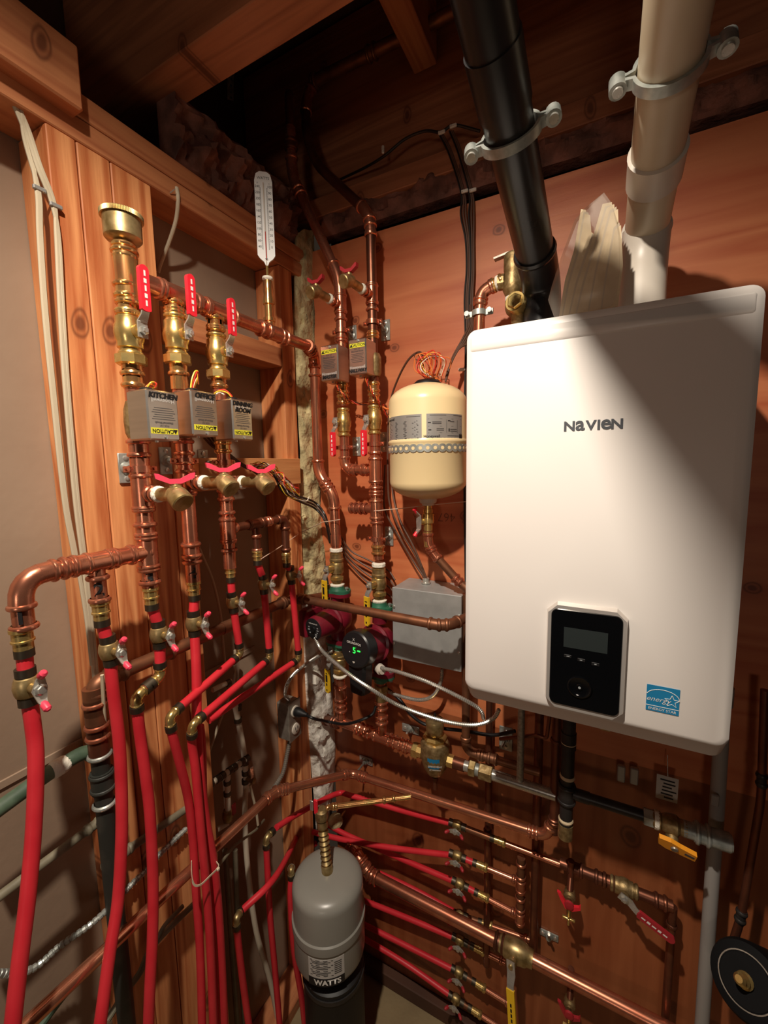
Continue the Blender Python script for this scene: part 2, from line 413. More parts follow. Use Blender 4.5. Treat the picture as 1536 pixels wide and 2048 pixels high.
def lever_valve(label, p, ax, out, lev, r, hc='red_vinyl', L=.075, hl=.085, printed=True, bm='brass', union=True, group=None, cat='valve'):
    """full-port ball valve: body along ax, stem along out, lever bar along lev"""
    ax = ax.normalized(); t = thing('lever_ball_valve', label, cat, p-ax*L/2, group)
    mb = MB()
    prof = [(0, r*1.25), (L*.16, r*1.25), (L*.18, r*1.5), (L*.3, r*1.5), (L*.36, r*1.65), (L*.5, r*1.75), (L*.64, r*1.65), (L*.7, r*1.5), (L*.82, r*1.5), (L*.84, r*1.25), (L, r*1.25)]
    mb.lathe(p-ax*L/2, ax, prof, 20)
    for e in (-1, 1): bead(mb, p+ax*(e*(L/2-.004)), ax, r*1.1)
    mb.lathe(p, out, [(0, r*.9), (r*2.1, r*.85), (r*2.15, r*.5), (r*2.9, r*.45)], 14)
    mb.build('valve_body', bm, t)
    if union:
        u = MB(); u.lathe(p-ax*(L*.5+.006)-ax*.009, ax, [(0, r*1.6), (.002, r*1.85), (.016, r*1.85), (.018, r*1.6)], 8); u.build('union_nut', bm, t, False)
    lev = (lev-out*lev.dot(out)).normalized(); side = out.cross(lev)
    h0 = p+out*(r*2.5)
    hb = MB(); hb.bar([h0-lev*.012, h0+lev*.014, h0+lev*.024+out*.008, h0+lev*.032+out*.011], [.018, .018, .014, .014], .0025, side)
    hd = hb.build('lever', 'steel', t)
    MB().lathe(h0, out, [(0, .008), (.006, .008), (.007, .005), (.009, .004)], 6).build('stem_nut', 'steel', hd, False)
    g0 = h0+lev*.030+out*.011
    gl = MB(); wd = .0085; poly = []
    for k in range(9): a = PI/2+PI*k/8; poly.append(g0+lev*(math.cos(a)*wd*.35+.002)+side*(math.sin(a)*wd))
    for k in range(9): a = -PI/2+PI*k/8; poly.append(g0+lev*(hl-.012+math.cos(a)*wd*.9)+side*(math.sin(a)*wd))
    gl.prism([q-out*.004 for q in poly], out*.008); gp = gl.build('grip', hc, hd)
    if printed:
        mm = 'white' if hc.startswith('red') else 'ink'
        rows = []
        for k in range(5): rows.append((g0+lev*(.012+k*.012)+out*.0043, lev, side, .007 if k % 2 else .009, .005 if k % 2 else .003))
        marks(rows, mm, hd, 'grip_print')
    return t

def drain_valve(label, base, d, r=.0105, L=.095, group='boiler drain valves', hc='red_wing', nozzle=None, wing=.028, wd=None):
    d = d.normalized(); t = thing('drain_valve', label, 'valve', base, group)
    mb = MB(); mb.lathe(base, d, [(0, r), (L*.3, r)], 16); bead(mb, base+d*L*.14, d, r); bead(mb, base+d*L*.28, d, r); mb.build('stub', 'copper', t)
    MB().lathe(base+d*L*.32, d, [(0, r*1.05), (.003, r*1.3), (.007, r*1.25), (.010, r)], 16).build('tape_wrap', 'tape', t)
    b = MB(); q = base+d*(L*.4)
    b.lathe(q, d, [(0, r*1.0), (L*.12, r*1.05), (L*.3, r*1.0), (L*.45, r*1.35), (L*.55, r*1.2)], 16)
    e = base+d*(L*.84); nz = (nozzle or (d*.75-Z*.55)).normalized()
    b.lathe(e-nz*.012, nz, [(0, r*1.05), (.010, r*1.25), (.016, r*1.55), (.034, r*1.6), (.036, r*1.45)], 20)
    b.lathe(e, Z, [(0, r*.85), (.016, r*.8), (.017, r*.55), (.024, r*.5)], 14)
    b.build('valve_body', 'brass_dull', t)
    wdv = (wd or d).normalized(); h = e+Z*.024; sd = Z.cross(wdv)
    w1 = MB(); W_ = wing
    poly = [h+wdv*(-W_)+Z*.013, h+wdv*(-W_*.95)+Z*.004, h-wdv*.009-Z*.005, h+wdv*.009-Z*.005, h+wdv*(W_*.95)+Z*.004, h+wdv*W_+Z*.013, h+wdv*(W_*.8)+Z*.012, h+wdv*.008+Z*.003, h-wdv*.008+Z*.003, h-wdv*(W_*.8)+Z*.012]
    w1.prism([p_-sd*.006 for p_ in poly], sd*.012); w1.build('wing_handle', hc, t, False)
    return t

def standoff(label, plate_c, n, pipe_p, pr, up=Z, w_=.028, h_=.058, group='pipe standoff brackets'):
    """mounting plate on the wall (normal n), threaded rod, split ring round the pipe"""
    t = thing('pipe_bracket', label, 'pipe bracket', plate_c, group); n = n.normalized(); sd = up.cross(n)
    mb = MB(); mb.box(plate_c+n*.0025, (w_, h_, .004), (sd, up, n), .001)
    mb.lathe(plate_c+n*.004, n, [(0, .013), (.004, .011), (.006, .007), (.012, .0065)], 16); pl = mb.build('base_plate', 'galv', t)
    for q in (-1, 1): MB().lathe(plate_c+up*(q*h_*.34)+n*.004, n, [(0, .005), (.002, .005), (.003, .003)], 12).build('screw', 'steel', pl)
    a = plate_c+n*.01; dd = (pipe_p-a); e = pipe_p-dd.normalized()*(pr*1.2)
    MB().tube([a, e], .0032, 10).build('threaded_rod', 'rod', t)
    return t
def ring_clamp(parent, p, ax, r, ears, m='copper', name='ring_clamp'):
    mb = MB(); ax = ax.normalized(); mb.lathe(p-ax*.006, ax, [(0, r*1.03), (0, r*1.18), (.012, r*1.18), (.012, r*1.03)], 20, False)
    e = (ears-ax*ears.dot(ax)).normalized()
    for q in (-1, 1):
        c = p+e*(q*r*1.55); mb.box(c, (.012, .004, .011), (e, e.cross(ax), ax), .001)
        mb.lathe(c-e.cross(ax)*.006, e.cross(ax), [(0, .003), (.012, .003)], 8)
    return mb.build(name, m, parent)

def armored(label, pts, r=.006, group=None, m='steel', step=.0052):
    p = catmull(pts, 26); q = [p[0]]
    # even resample
    acc = 0; out = [p[0]]
    for i in range(len(p)-1):
        seg = (p[i+1]-p[i]).length; t = step-acc
        while t <= seg: out.append(p[i]+(p[i+1]-p[i])*(t/seg)); t += step
        acc = (acc+seg) % step
    pts2 = []; rs = []
    for i in range(len(out)-1):
        a, b = out[i], out[i+1]
        pts2 += [a, a+(b-a)*.55]; rs += [r*1.0, r*1.0]
        pts2 += [a+(b-a)*.68, a+(b-a)*.88]; rs += [r*.76, r*.76]
    o = MB().tube(pts2, rs, 10).build('armored_cable', m)
    tag(o, label, 'cable', group); return o
def wire(pts, r, m, parent, name='wire', n=7):
    return MB().tube(catmull(pts, n), r, 7).build(name, m, parent)
# ------------------------------------------------------------------ the setting
def sbox(name, lo, hi, m, bev=0):
    lo, hi = V(lo), V(hi); o = MB().box((lo+hi)/2, hi-lo, None, bev).build(name, m, None, False); return struct(o)
sbox('floor', (-.3, -3.6, -.1), (2.9, .2, 0), 'concrete')
pb = MB(); zs = [0, .30, .45, .6, .75, .9, 1.0, 1.1, 1.2, 1.35, 1.5, 1.62, 1.77, 1.9, 2.01, 2.15, 2.3, 2.465]
ed = lambda z: .006+.030*max(0, min(1, (1.6-z)/.3))+.010*noise.noise(V((0, 0, z*9)))
poly = [V((ed(z), 0, z)) for z in [q*.03 for q in range(35, 83)]]+[V((2.3, 0, 2.465)), V((2.3, 0, 1.05))]
struct(pb.prism(poly, Y*.018).build('wall_back', 'plywood', None, False))
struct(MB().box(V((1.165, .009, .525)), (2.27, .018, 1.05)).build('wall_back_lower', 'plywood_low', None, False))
sbox('wall_left', (-.115, -3.4, 0), (-.092, .02, 2.4), 'drywall')
sbox('wall_right', (2.3, -3.4, 0), (2.42, .44, 3.2), 'darkwood')
sbox('wall_rear', (-.2, -3.5, 0), (2.42, -3.4, 3.2), 'darkwood')
sbox('wall_outer', (-.2, .42, 0), (2.42, .44, 3.2), 'darkwood')
sbox('ceiling', (-.35, -3.5, 3.12), (2.5, .44, 3.16), 'subfloor')
sbox('wall_far_left', (-.35, -3.5, 0), (-.31, .44, 3.2), 'darkwood')
sbox('trim_1', (-.092, -1.9, 1.243), (-.088, -.70, 1.258), 'drywall', .001)
sbox('trim_2', (-.092, -.45, 1.243), (-.088, -.23, 1.258), 'drywall', .001)
# studs of the left wall, each a board of its own
for (y0, y1) in ((-.711, -.667), (-.665, -.610), (-.608, -.530)):
    sbox('wall_left_stud', (-.091, y0, .02), (0, y1, 2.366), 'stud', .0015)
sbox('wall_left_stud', (-.091, -.525, .02), (-.004, -.478, 1.86), 'stud', .0015)
sbox('wall_left_stud', (-.091, -.150, .02), (0, -.096, 2.366), 'stud', .0015)
sbox('wall_left_block', (-.088, -.528, 2.086), (-.002, -.152, 2.138), 'beam_y', .0015)
sbox('wall_left_block', (-.018, -.474, 1.746), (.018, -.112, 1.822), 'block_y', .0015)
sbox('wall_left_plate', (-.092, -2.6, 2.368), (0, .018, 2.408), 'beam_y', .002)
sbox('wall_left_plate', (-.092, -2.6, 2.410), (0, .018, 2.452), 'beam_y', .002)
sbox('wall_left_header', (-.06, -2.6, 2.40), (.030, -.665, 2.50), 'beam_y', .003)
sbox('wall_left_plate', (-.092, -3.4, 0), (0, .018, .04), 'beam_y', .002)
# ceiling joists
for y, z in ((-.458, 2.60), (-1.70, 2.60), (-2.4, 2.60)):
    sbox('ceiling_joist', (-.3, y-.042, z), (2.3, y+.042, 3.11), 'beam_x', .002)
sbox('wall_back_plate', (-.09, -.005, 2.55), (2.3, .05, 2.605), 'beam_x', .002)
sbox('wall_back_rim', (-.3, .06, 2.61), (2.3, .10, 3.11), 'beam_x', .002)
sbox('ceiling_blocking', (.335, -.41, 2.86), (.40, .05, 3.11), 'beam_y', .002)
sbox('baseboard_back', (.05, -.03, 0), (2.3, -.001, .05), 'darkwood', .003)

# insulation batts --------------------------------------------------------------
def batt(name, label, L, R, m, n, bulge, nz=60, nu=14, seed=0, amp=.02):
    mb = MB(); b0 = 0
    def lerp(T, t):
        f = t*(len(T)-1); i = min(int(f), len(T)-2); return T[i].lerp(T[i+1], f-i)
    nz = max(nz, 4)
    for side in (0, 1):
        for i in range(nz+1):
            for k in range(nu+1):
                u = k/nu; p = lerp(L, i/nz).lerp(lerp(R, i/nz), u); e = math.sin(PI*u)**.6
                q = p*26+V((seed, 0, 0)); nn = noise.noise(q)+.5*noise.noise(q*2.3)+.3*noise.noise(q*5)
                mb.v.append(p+n*((bulge*e+amp*nn*e) if side == 0 else -.04))
    N = (nz+1)*(nu+1)
    for i in range(nz):
        for k in range(nu):
            a = i*(nu+1)+k; mb.f.append((a, a+1, a+nu+2, a+nu+1)); mb.f.append((a+N, a+N+nu+1, a+N+nu+2, a+N+1))
    for i in range(nz):
        for k in (0, nu):
            a = i*(nu+1)+k; mb.f.append((a, a+nu+1, a+nu+1+N, a+N))
    for k in range(nu):
        for i in (0, nz):
            a = i*(nu+1)+k; mb.f.append((a, a+1, a+1+N, a+N))
    o = mb.build(name, m); tag(o, label, 'insulation'); return o
cn = V((.6, -.8, 0)).normalized()
SL = [(590, 470), (586, 640), (592, 780), (600, 900), (600, 1000), (601, 1100), (603, 1190)]
SR = [(628, 462), (630, 640), (634, 780), (640, 900), (642, 1000), (650, 1100), (655, 1190)]
batt('insulation_batt', 'yellowish fibre insulation filling the corner gap left of the plywood edge', [S(*a, -.01) for a in SL], [B(*a, -.012) for a in SR], 'insul', cn, .012, 90, 12, 3)
SL = [(603, 1200), (607, 1280), (611, 1380), (617, 1460), (622, 1530), (628, 1600), (632, 1660)]
SR = [(655, 1200), (655, 1290), (664, 1370), (668, 1440), (672, 1500), (668, 1570), (656, 1660)]
batt('insulation_batt', 'white fluffy insulation bulging from the corner behind the plug box', [S(*a, .0) for a in SL], [B(*a, .0) for a in SR], 'insul_white', cn, .022, 80, 12, 9)
batt('insulation_batt', 'pinkish insulation stuffed above the plywood edge between two boards', [B(x, y, -.012) for x, y in ((640, 478), (780, 432), (912, 388), (1100, 330), (1300, 270), (1560, 190))], [B(x, y, -.012) for x, y in ((640, 430), (780, 378), (912, 328), (1100, 262), (1300, 200), (1560, 120))], 'insul_pink', -Y, .012, 120, 8, 5)
batt('insulation_batt', 'pink insulation tucked over the left top plate beside the metal strap', [V((-.03, -.45, 2.46)), V((-.03, -.05, 2.46))], [V((-.03, -.45, 2.62)), V((-.03, -.05, 2.62))], 'insul_pink', X, .03, 50, 14, 14, .045)
o = MB().lathe(B(672, 1648, .03), V((.1, -.3, 1)), [(0, .004), (.004, .018), (.014, .026), (.026, .024), (.038, .015), (.044, .004)], 14).build('insulation_tuft', 'insul'); tag(o, 'small tuft of insulation behind the brass nipple of the grey tank', 'insulation')

# ------------------------------------------------------------------ wall-hung boiler
def F(px, py): return B(px, py, .34)
bx0, bx1 = .598, 1.024; bz1, bz0 = 2.043, 1.343
def rrect(x0, x1, z0, z1, y, r, n=6):
    out = []
    for cx, cz, a0 in ((x1-r, z1-r, 0), (x0+r, z1-r, PI/2), (x0+r, z0+r, PI), (x1-r, z0+r, 1.5*PI)):
        for k in range(n+1):
            a = a0+PI/2*k/n; out.append(V((cx+math.cos(a)*r, y, cz+math.sin(a)*r)))
    return out
boiler = thing('wall_boiler', 'large white wall-hung boiler with a black control panel and lettering', 'boiler', V(((bx0+bx1)/2, -.17, bz0-.02)))
mb = MB(); mb.rings([rrect(bx0+.010, bx1-.010, bz0+.008, bz1-.010, -.3405, .014), rrect(bx0+.004, bx1-.004, bz0+.002, bz1-.004, -.3385, .016), rrect(bx0, bx1, bz0-.001, bz1, -.336, .018), rrect(bx0, bx1, bz0-.004, bz1, -.332, .018), rrect(bx0+.003, bx1-.002, bz0-.030, bz1-.002, -.317, .018), rrect(bx0+.004, bx1-.002, bz0-.031, bz1-.002, -.17, .018)])
mb.build('front_cover', 'white_paint', boiler, True, 50)
mb = MB(); mb.rings([rrect(bx0+.008, bx1-.008, bz0-.015, bz1-.008, -.172, .01), rrect(bx0+.008, bx1-.008, bz0-.015, bz1-.008, -.004, .01)]); mb.build('casing', 'white_side', boiler, True, 50)
zc = F(940, 706).z
mb = MB(); mb.rings([rrect(bx0+.008, bx1-.010, zc, bz1-.012, -.3400, .004), rrect(bx0+.010, bx1-.012, zc+.003, bz1-.014, -.3425, .004)]); mb.build('top_band', 'white_paint', boiler, True, 50)
# control panel
c0, c1 = F(1094, 1330), F(1247, 1330); px0, px1 = F(1096, 1290).x, F(1249, 1330).x; pz1 = F(1110, 1205).z; pz0 = F(1113, 1407).z
def octo(x0, x1, z0, z1, y, c): return [V((x, y, z)) for x, z in ((x0+c, z1), (x1-c, z1), (x1, z1-c), (x1, z0+c), (x1-c, z0), (x0+c, z0), (x0, z0+c), (x0, z1-c))]
mb = MB(); mb.rings([octo(px0-.003, px1+.003, pz0-.004, pz1+.004, -.339, .017), octo(px0, px1, pz0, pz1, -.352, .015), octo(px0+.004, px1-.004, pz0+.006, pz1-.004, -.352, .012)]); pn = mb.build('control_panel', 'bezel', boiler, False)
mb = MB(); mb.rings([rrect(px0+.005, px1-.005, pz0+.008, pz1-.006, -.3515, .012), rrect(px0+.006, px1-.006, pz0+.009, pz1-.007, -.3545, .011)]); mb.build('panel_glass', 'glass_black', pn)
pw, ph = px1-px0, pz1-pz0
def P(u, v, o=0): return V((px0+pw*u, -.3546-o, pz1-ph*v))
MB().box(P(.50, .29), (pw*.56, .0008, ph*.19)).build('display', 'lcd', pn, False)
for u, v in ((.28, .47), (.46, .485), (.64, .50)):
    MB().box(P(u, v), (pw*.10, .0012, ph*.028), None, .0003).build('button', 'rubber', pn, False)
marks([(P(.285, .47, .0008), X, Z, .005, .0012), (P(.455, .485, .0008), X, Z, .004, .0012), (P(.64, .5, .0008), X, Z, .0035, .0014)], 'panel_mark', pn, 'button_symbol')
mb = MB(); mb.lathe(P(.45, .745), -Y, [(0, .020), (.0022, .020), (.003, .018), (.0018, .016), (.0018, .006), (.003, .005), (.0032, .002)], 28); mb.build('dial', 'glass_black', pn)
MB().lathe(P(.45, .745, .0032), -Y, [(0, .0022), (.0004, .0022)], 14, True).build('dial_mark', 'panel_mark', pn)
lg = F(1187, 850)
for ch, px, k_ in (('N', 1139, 1), ('a', 1160.5, 1.36), ('V', 1182, 1), ('I', 1197.5, 1), ('e', 1212, 1.36), ('N', 1234, 1)):
    lw = text(ch, V((F(px, 850).x, -.341, lg.z)), X, Z, .0225*k_, 'logo', boiler, 'brand_lettering', bold=.0007)
    zc0 = sum(v.co.z for v in lw.data.vertices)/len(lw.data.vertices); zt0 = max(v.co.z for v in lw.data.vertices)-min(v.co.z for v in lw.data.vertices)
    sc_ = .0165/zt0; cz = (max(v.co.z for v in lw.data.vertices)+min(v.co.z for v in lw.data.vertices))/2; cx0 = (max(v.co.x for v in lw.data.vertices)+min(v.co.x for v in lw.data.vertices))/2
    for v in lw.data.vertices: v.co.z = (v.co.z-cz)*sc_+lg.z-boiler.location.z; v.co.x = (v.co.x-cx0)*1.08+F(px, 850).x-boiler.location.x
e0, e1 = F(1294, 1367), F(1357, 1427); ew, eh = e1.x-e0.x, e0.z-F(1294, 1418).z
ez1, ez0 = F(1294, 1367).z, F(1294, 1418).z
st = MB().box(V((e0.x+ew/2, -.3412, (ez0+ez1)/2)), (ew, .0008, ez1-ez0)).build('energy_sticker', 'blue', boiler, False)
def E_(u, v): return V((e0.x+ew*u, -.3418, ez1-(ez1-ez0)*v))
MB().box(E_(.5, .79), (ew, .0003, .0009)).build('sticker_line', 'white', st, False)
MB().tube([E_(.0, .32)]+[E_(.5-.5*math.cos(PI*k/12), .42-.30*math.sin(PI*k/12)) for k in range(1, 12)]+[E_(1, .45)], .0005, 6).build('sticker_arc', 'white', st)
text('energy', E_(.36, .52), X, Z, ew*.27, 'white', st, 'sticker_script', shear=.35, bold=-.0001)
sp = []
for k in range(10):
    a = PI/2+PI*k/5; rr = .23 if k % 2 == 0 else .10; sp.append(E_(.78, .5)+X*(math.cos(a)*rr*ew)+Z*(math.sin(a)*rr*ew))
MB().tube(sp+[sp[0]], .0005, 6, False).build('sticker_star', 'white', st, False)
text('ENERGY STAR', E_(.5, .9), X, Z, ew*.135, 'white', st, 'sticker_text')
# fittings on the underside
for (px, py, r, m, L, nm) in ((1130, 1470, .013, 'abs', .06, 'drain_spout'), (1208, 1480, .012, 'brass_dull', .05, 'union_nipple')):
    p = B(px, py, .17); p.z = bz0-.024
    MB().lathe(p+Z*.012, -Z, [(0, r), (L*.4, r), (L*.42, r*1.3), (L*.7, r*1.3), (L*.72, r*.9), (L, r*.9)], 18).build(nm, m, boiler)
# ------------------------------------------------------------------ left wall: hot manifold
HD = .09
def s(*a): return S(a[0], a[1], a[2] if len(a) > 2 else HD)
def vert(px, y0, y1, px2=None, d=HD, f=S):   # exactly plumb pair of points
    a = f(px, y0, d); b = f(px2 or px, y1, d); return a, V((a.x, a.y, b.z))
# header with its tees
h0, h1 = s(253, 553), s(617, 693)
hz = (h0.z+h1.z)/2; R1 = .0145
ch = h1.y; dn = B(671, 1090, .09)
dnx, dny = .064, h1.y
a = V((HD, h0.y, hz)); b = V((HD, h1.y, hz))
jog0 = B(634, 940, .11); jog1 = B(669, 998, .09)
root, _ = run('manifold_header', 'long copper header pipe with tees running along the left wall above the valves', 'copper pipe', [a, b], R1, 'copper',
    fits=[('c', 300, 573, .045), ('t', 347, 590, .06), ('c', 385, 602, .035), ('c', 403, 610, .04), ('t', 428, 624, .06), ('c', 460, 636, .03), ('c', 528, 662, .04), ('t', 546, 668, .06), ('c', 565, 674, .03)], elbow=False)
kx = h0.y
def drop(py, px):   # stub below a header tee
    p = s(px, py); return p
stub = []
for nm, px, pyb, full in (('kitchen', 253, 650, 0), ('office', 347, 640, 1), ('dining', 428, 655, 1)):
    q = s(px, 600); top = V((HD, q.y, hz)); bot = V((HD, q.y, s(px+6, pyb).z)); stub.append((top, bot))
    MB().tube([top, bot], R1*1.02, 18).build('drop_pipe', 'copper_brass', root)
    mb = MB(); sleeve(mb, top-Z*.026, -Z, R1, .03); mb.build('tee_leg', 'copper_brass', root)
    mb = MB(); sleeve(mb, bot+Z*.006, -Z, R1, .035); mb.build('coupling', 'copper_brass', root)
# vertical tee + riser at the vent end
top = V((HD, kx, s(245, 498).z))
mb = MB(); mb.tube([V((HD, kx, hz-.05)), V((HD, kx, hz+.042))], R1*1.32, 20); bead(mb, V((HD, kx, hz-.045)), Z, R1*1.12); bead(mb, V((HD, kx, hz+.038)), Z, R1*1.12); mb.build('end_tee', 'copper_brass', root)
MB().tube([V((HD, kx, hz+.03)), top], R1, 18).build('riser', 'copper_brass', root)
mb = MB(); sleeve(mb, top-Z*.004, Z, R1, .03); mb.build('coupling', 'copper_brass', root)
# air vent
av = thing('air_vent', 'brass float air vent with a knurled cap on top of the leftmost column', 'air vent', top)
zt = s(243, 428).z-top.z
MB().lathe(top, Z, [(0, .012), (zt*.12, .013), (zt*.2, .017), (zt*.24, .026), (zt*.3, .029), (zt*.84, .0295), (zt*.85, .028)], 28).build('body', 'brass_dull', av)
kn = MB(); n = 90
for j, (t_, r_) in enumerate(((zt*.85, .033), (zt*.98, .033))):
    for k in range(n*2): a_ = PI*k/n; rr = r_*(1.0 if k % 2 else .972); kn.v.append(top+Z*t_+X*(math.cos(a_)*rr)+Y*(math.sin(a_)*rr))
for k in range(n*2): kn.f.append((k, (k+1) % (2*n), 2*n+(k+1) % (2*n), 2*n+k))
kn.f.append(tuple(range(2*n))[::-1]); kn.f.append(tuple(2*n+k for k in range(2*n))); kn.build('knurled_cap', 'brass_dull', av, False)
MB().lathe(top+Z*zt*.98, Z, [(0, .006), (.006, .005), (.007, .003), (.012, .003)], 12).build('vent_pin', 'brass', av)
# thermometer
q = s(540, 660); tp = V((HD, q.y, hz)); t1 = V((HD, q.y, s(543, 560).z))
th = thing('well_thermometer', 'tall white stick thermometer standing in a brass well on the header', 'thermometer', tp+Z*.016)
MB().lathe(tp+Z*.012, Z, [(0, .012), (.01, .012), (.012, .0145), (.02, .0145), (.022, .0105), (.05, .0105), (.052, .014), (.06, .014), (.075, .011), (.085, .0125), (.10, .0115), (t1.z-tp.z-.014, .010)], 20).build('thermometer_well', 'copper_brass', th)
MB().lathe(t1-Z*.008, Z, [(0, .010), (.004, .0135), (.009, .0125), (.011, .008)], 16).build('tape_wrap', 'tape', th)
zb = s(544, 538).z; MB().tube([t1-Z*.005, V((HD, q.y, zb+.01))], .0032, 10).build('stem', 'brass', th)
ztop = s(548, 364).z; H = ztop-zb; tn = V((.62, -.78, 0)).normalized(); ts = tn.cross(Z)*-1; wv = .0205
c_ = V((HD, q.y, 0))
def TP(u, v): return V((c_.x, c_.y, zb+H*v))+ts*(u*wv)
ts = Z.cross(tn)
pts = [(-.12, 0), (-.3, .04), (-.75, .075), (-1, .11), (-1, .9), (-.8, .975), (-.4, 1), (.4, 1), (.8, .975), (1, .9), (1, .11), (.75, .075), (.3, .04), (.12, 0)]
MB().prism([TP(u, v)-tn*.003 for u, v in pts], tn*.006).build('scale_plate', 'thermo', th, False)
MB().tube([TP(0, .06)+tn*.004, TP(0, .88)+tn*.004], .0016, 8).build('glass_tube', 'pvc_white', th)
MB().tube([TP(0, .06)+tn*.0052, TP(0, .36)+tn*.0052], .0010, 8).build('red_column', 'bulb_red', th)
marks([(TP(u, .5)+tn*.0032, ts, Z, .0006, H*.66) for u in (-.34, .34)]+[(TP(0, .068)+tn*.0065, ts, Z, .006, .0015)]+[(TP(u*.42, .18+.012*k)+tn*.0032, ts, Z, .002, .0005) for k in range(55) for u in (-1, 1)], 'ink_grey', th, 'scale_marks')
text('WATTS', TP(0, .93)+tn*.003, ts, Z, .0085, 'ink_grey', th, 'brand_lettering')
lab = ''.join
for k in range(11):
    v = .2+.064*k
    text(str(40+20*k), TP(-.68, v)+tn*.003, ts, Z, .0075, 'ink', th, 'number')
    text(str(10*k), TP(.68, v)+tn*.003, ts, Z, .0075, 'ink', th, 'number')
text('F', TP(-.66, .875)+tn*.003, ts, Z, .005, 'ink_grey', th, 'number'); text('C', TP(.66, .875)+tn*.003, ts, Z, .005, 'ink_grey', th, 'number')

# down pipe in the corner
def bb(px, py, d=.09): return B(px, py, d)
dx = bb(630, 760).x
r0, path_c = run('corner_riser', 'copper pipe dropping beside the insulation from header end to the left pump', 'copper pipe',
    [V((HD, h1.y, hz)), V((dx, -.09, hz-.006)), V((dx, -.09, bb(633, 946).z)), bb(668, 992), V((bb(668, 992).x+.002, -.09, bb(671, 1096).z))], R1, 'copper_bright', .03,
    fits=[('c', 618, 694, .03), ('b', 628, 733), ('b', 629, 750), ('c', 652, 975, .035), ('p', 670, 1080, .03)])

# lever ball valves with unions on the three drops
lv = []
labs = ['ball valve with red lever on the kitchen zone drop, leftmost of the three', 'ball valve with red lever on the office zone drop, middle of the three', 'ball valve with red lever on the dining room zone drop, nearest the corner']
for (px, py, lx0, k) in ((262, 668, 0, 0), (353, 672, 1, 1), (431, 705, 2, 2)):
    c = stub[k][1]; p = V((HD, c.y, s(px, py).z)); 
    out = V((1, .06, 0)).normalized()
    lever_valve(labs[k], p, Z, out, Z+out*.15, R1*.95, L=.078, hl=.078, bm='brass', group='red lever valves below the header')
    lv.append(p)
# zone actuator boxes
def zone_box(name_label, x0, y0, z0, x1, y1, z1, face, written, wires=None, up=1):
    """face 'x': label on +X face, upside down print; face 'y': label on -Y face"""
    t = thing('zone_valve_actuator', name_label, 'zone valve', V(((x0+x1)/2, (y0+y1)/2, z0)), 'zone valve actuator boxes')
    lo, hi = V((x0, y0, z0)), V((x1, y1, z1))
    MB().box((lo+hi)/2, hi-lo, None, .0025).build('cover', 'aluminium', t)
    h = z1-z0
    if face == 'x': xd, o, wd = Y, V((x1+.0004, (y0+y1)/2, z0)), y1-y0
    else: xd, o, wd = X, V(((x0+x1)/2, y0-.0004, z0)), x1-x0
    nrm = xd.cross(Z); rx, ru = (-xd, -Z) if up < 0 else (xd, Z)
    def at(u, v): return o+xd*(u*wd*.5)+Z*(h*v)
    fl = (lambda v: v) if up < 0 else (lambda v: 1-v)
    MB().box(at(0, fl(.185)) if up < 0 else at(0, fl(.185)), (wd*.86, h*.12, .0006), (xd, Z, nrm)).build('caution_band', 'label_yellow', t, False)
    text('CAUTION', at(-.12 if up < 0 else .14, fl(.185))+nrm*.0002, rx, ru, h*.105, 'ink', t, 'caution_text', bold=.0002)
    tx = at(.66 if up < 0 else -.66, fl(.185)); MB().prism([tx+ru*h*.045, tx-ru*h*.04-rx*h*.05, tx-ru*h*.04+rx*h*.05], nrm*.0009).build('warning_triangle', 'ink', t, False)
    text('RISK OF', at(0, fl(.29)), rx, ru, h*.058, 'ink_grey', t, 'small_text'); text('Electrical Shock', at(0, fl(.35)), rx, ru, h*.062, 'ink_grey', t, 'small_text', bold=.0001)
    marks([(at(0, fl(.42+.045*k)), xd, Z, wd*(.74-.08*(k % 3)), h*.014) for k in range(6)], 'ink_grey', t)
    text('Honeywell', at(0, fl(.80)), rx, ru, h*.12, 'silver_ink', t, 'brand_lettering', bold=.0001)
    for i, wr in enumerate(written): text(wr, at(.05, (.885 if up < 0 else .10)-i*.15*up*-1 if up < 0 else .10), xd, Z, h*(.165 if len(wr) < 7 else .15), 'ink', t, 'handwriting', shear=.2, bold=.0006)
    MB().lathe(at(.1, fl(.06)), nrm, [(0, .0035), (.0015, .0035), (.002, .002)], 10).build('screw', 'steel', t)
    MB().lathe(at(-.1, .0)-nrm*.02, -Z, [(0, .003), (.003, .003)], 8).build('bottom_screw', 'steel', t)
    return t
kz1, kz0 = S(291, 776, .16).z, S(298, 879, .16).z
zb1 = zone_box('aluminium actuator box with KITCHEN handwritten in black marker', .106, S(291, 776, .16).y, kz0, .16, S(354, 783, .16).y, kz1, 'x', ['KITCHEN'], up=-1)
oy0, oy1 = S(380, 779, .16).y, S(433, 787, .16).y
zb2 = zone_box('aluminium actuator box with OFFICE handwritten in black marker', .106, oy0, S(384, 870, .16).z, .16, oy1, S(380, 778, .16).z, 'x', ['OFFICE'], up=-1)
dy0, dy1 = S(463, 796, .16).y, S(503, 803, .16).y
zb3 = zone_box('aluminium actuator box with DINNING ROOM handwritten in black marker', .106, dy0, S(467, 879, .16).z, .16, dy1, S(463, 796, .16).z, 'x', ['DINNING', 'ROOM'], up=-1)
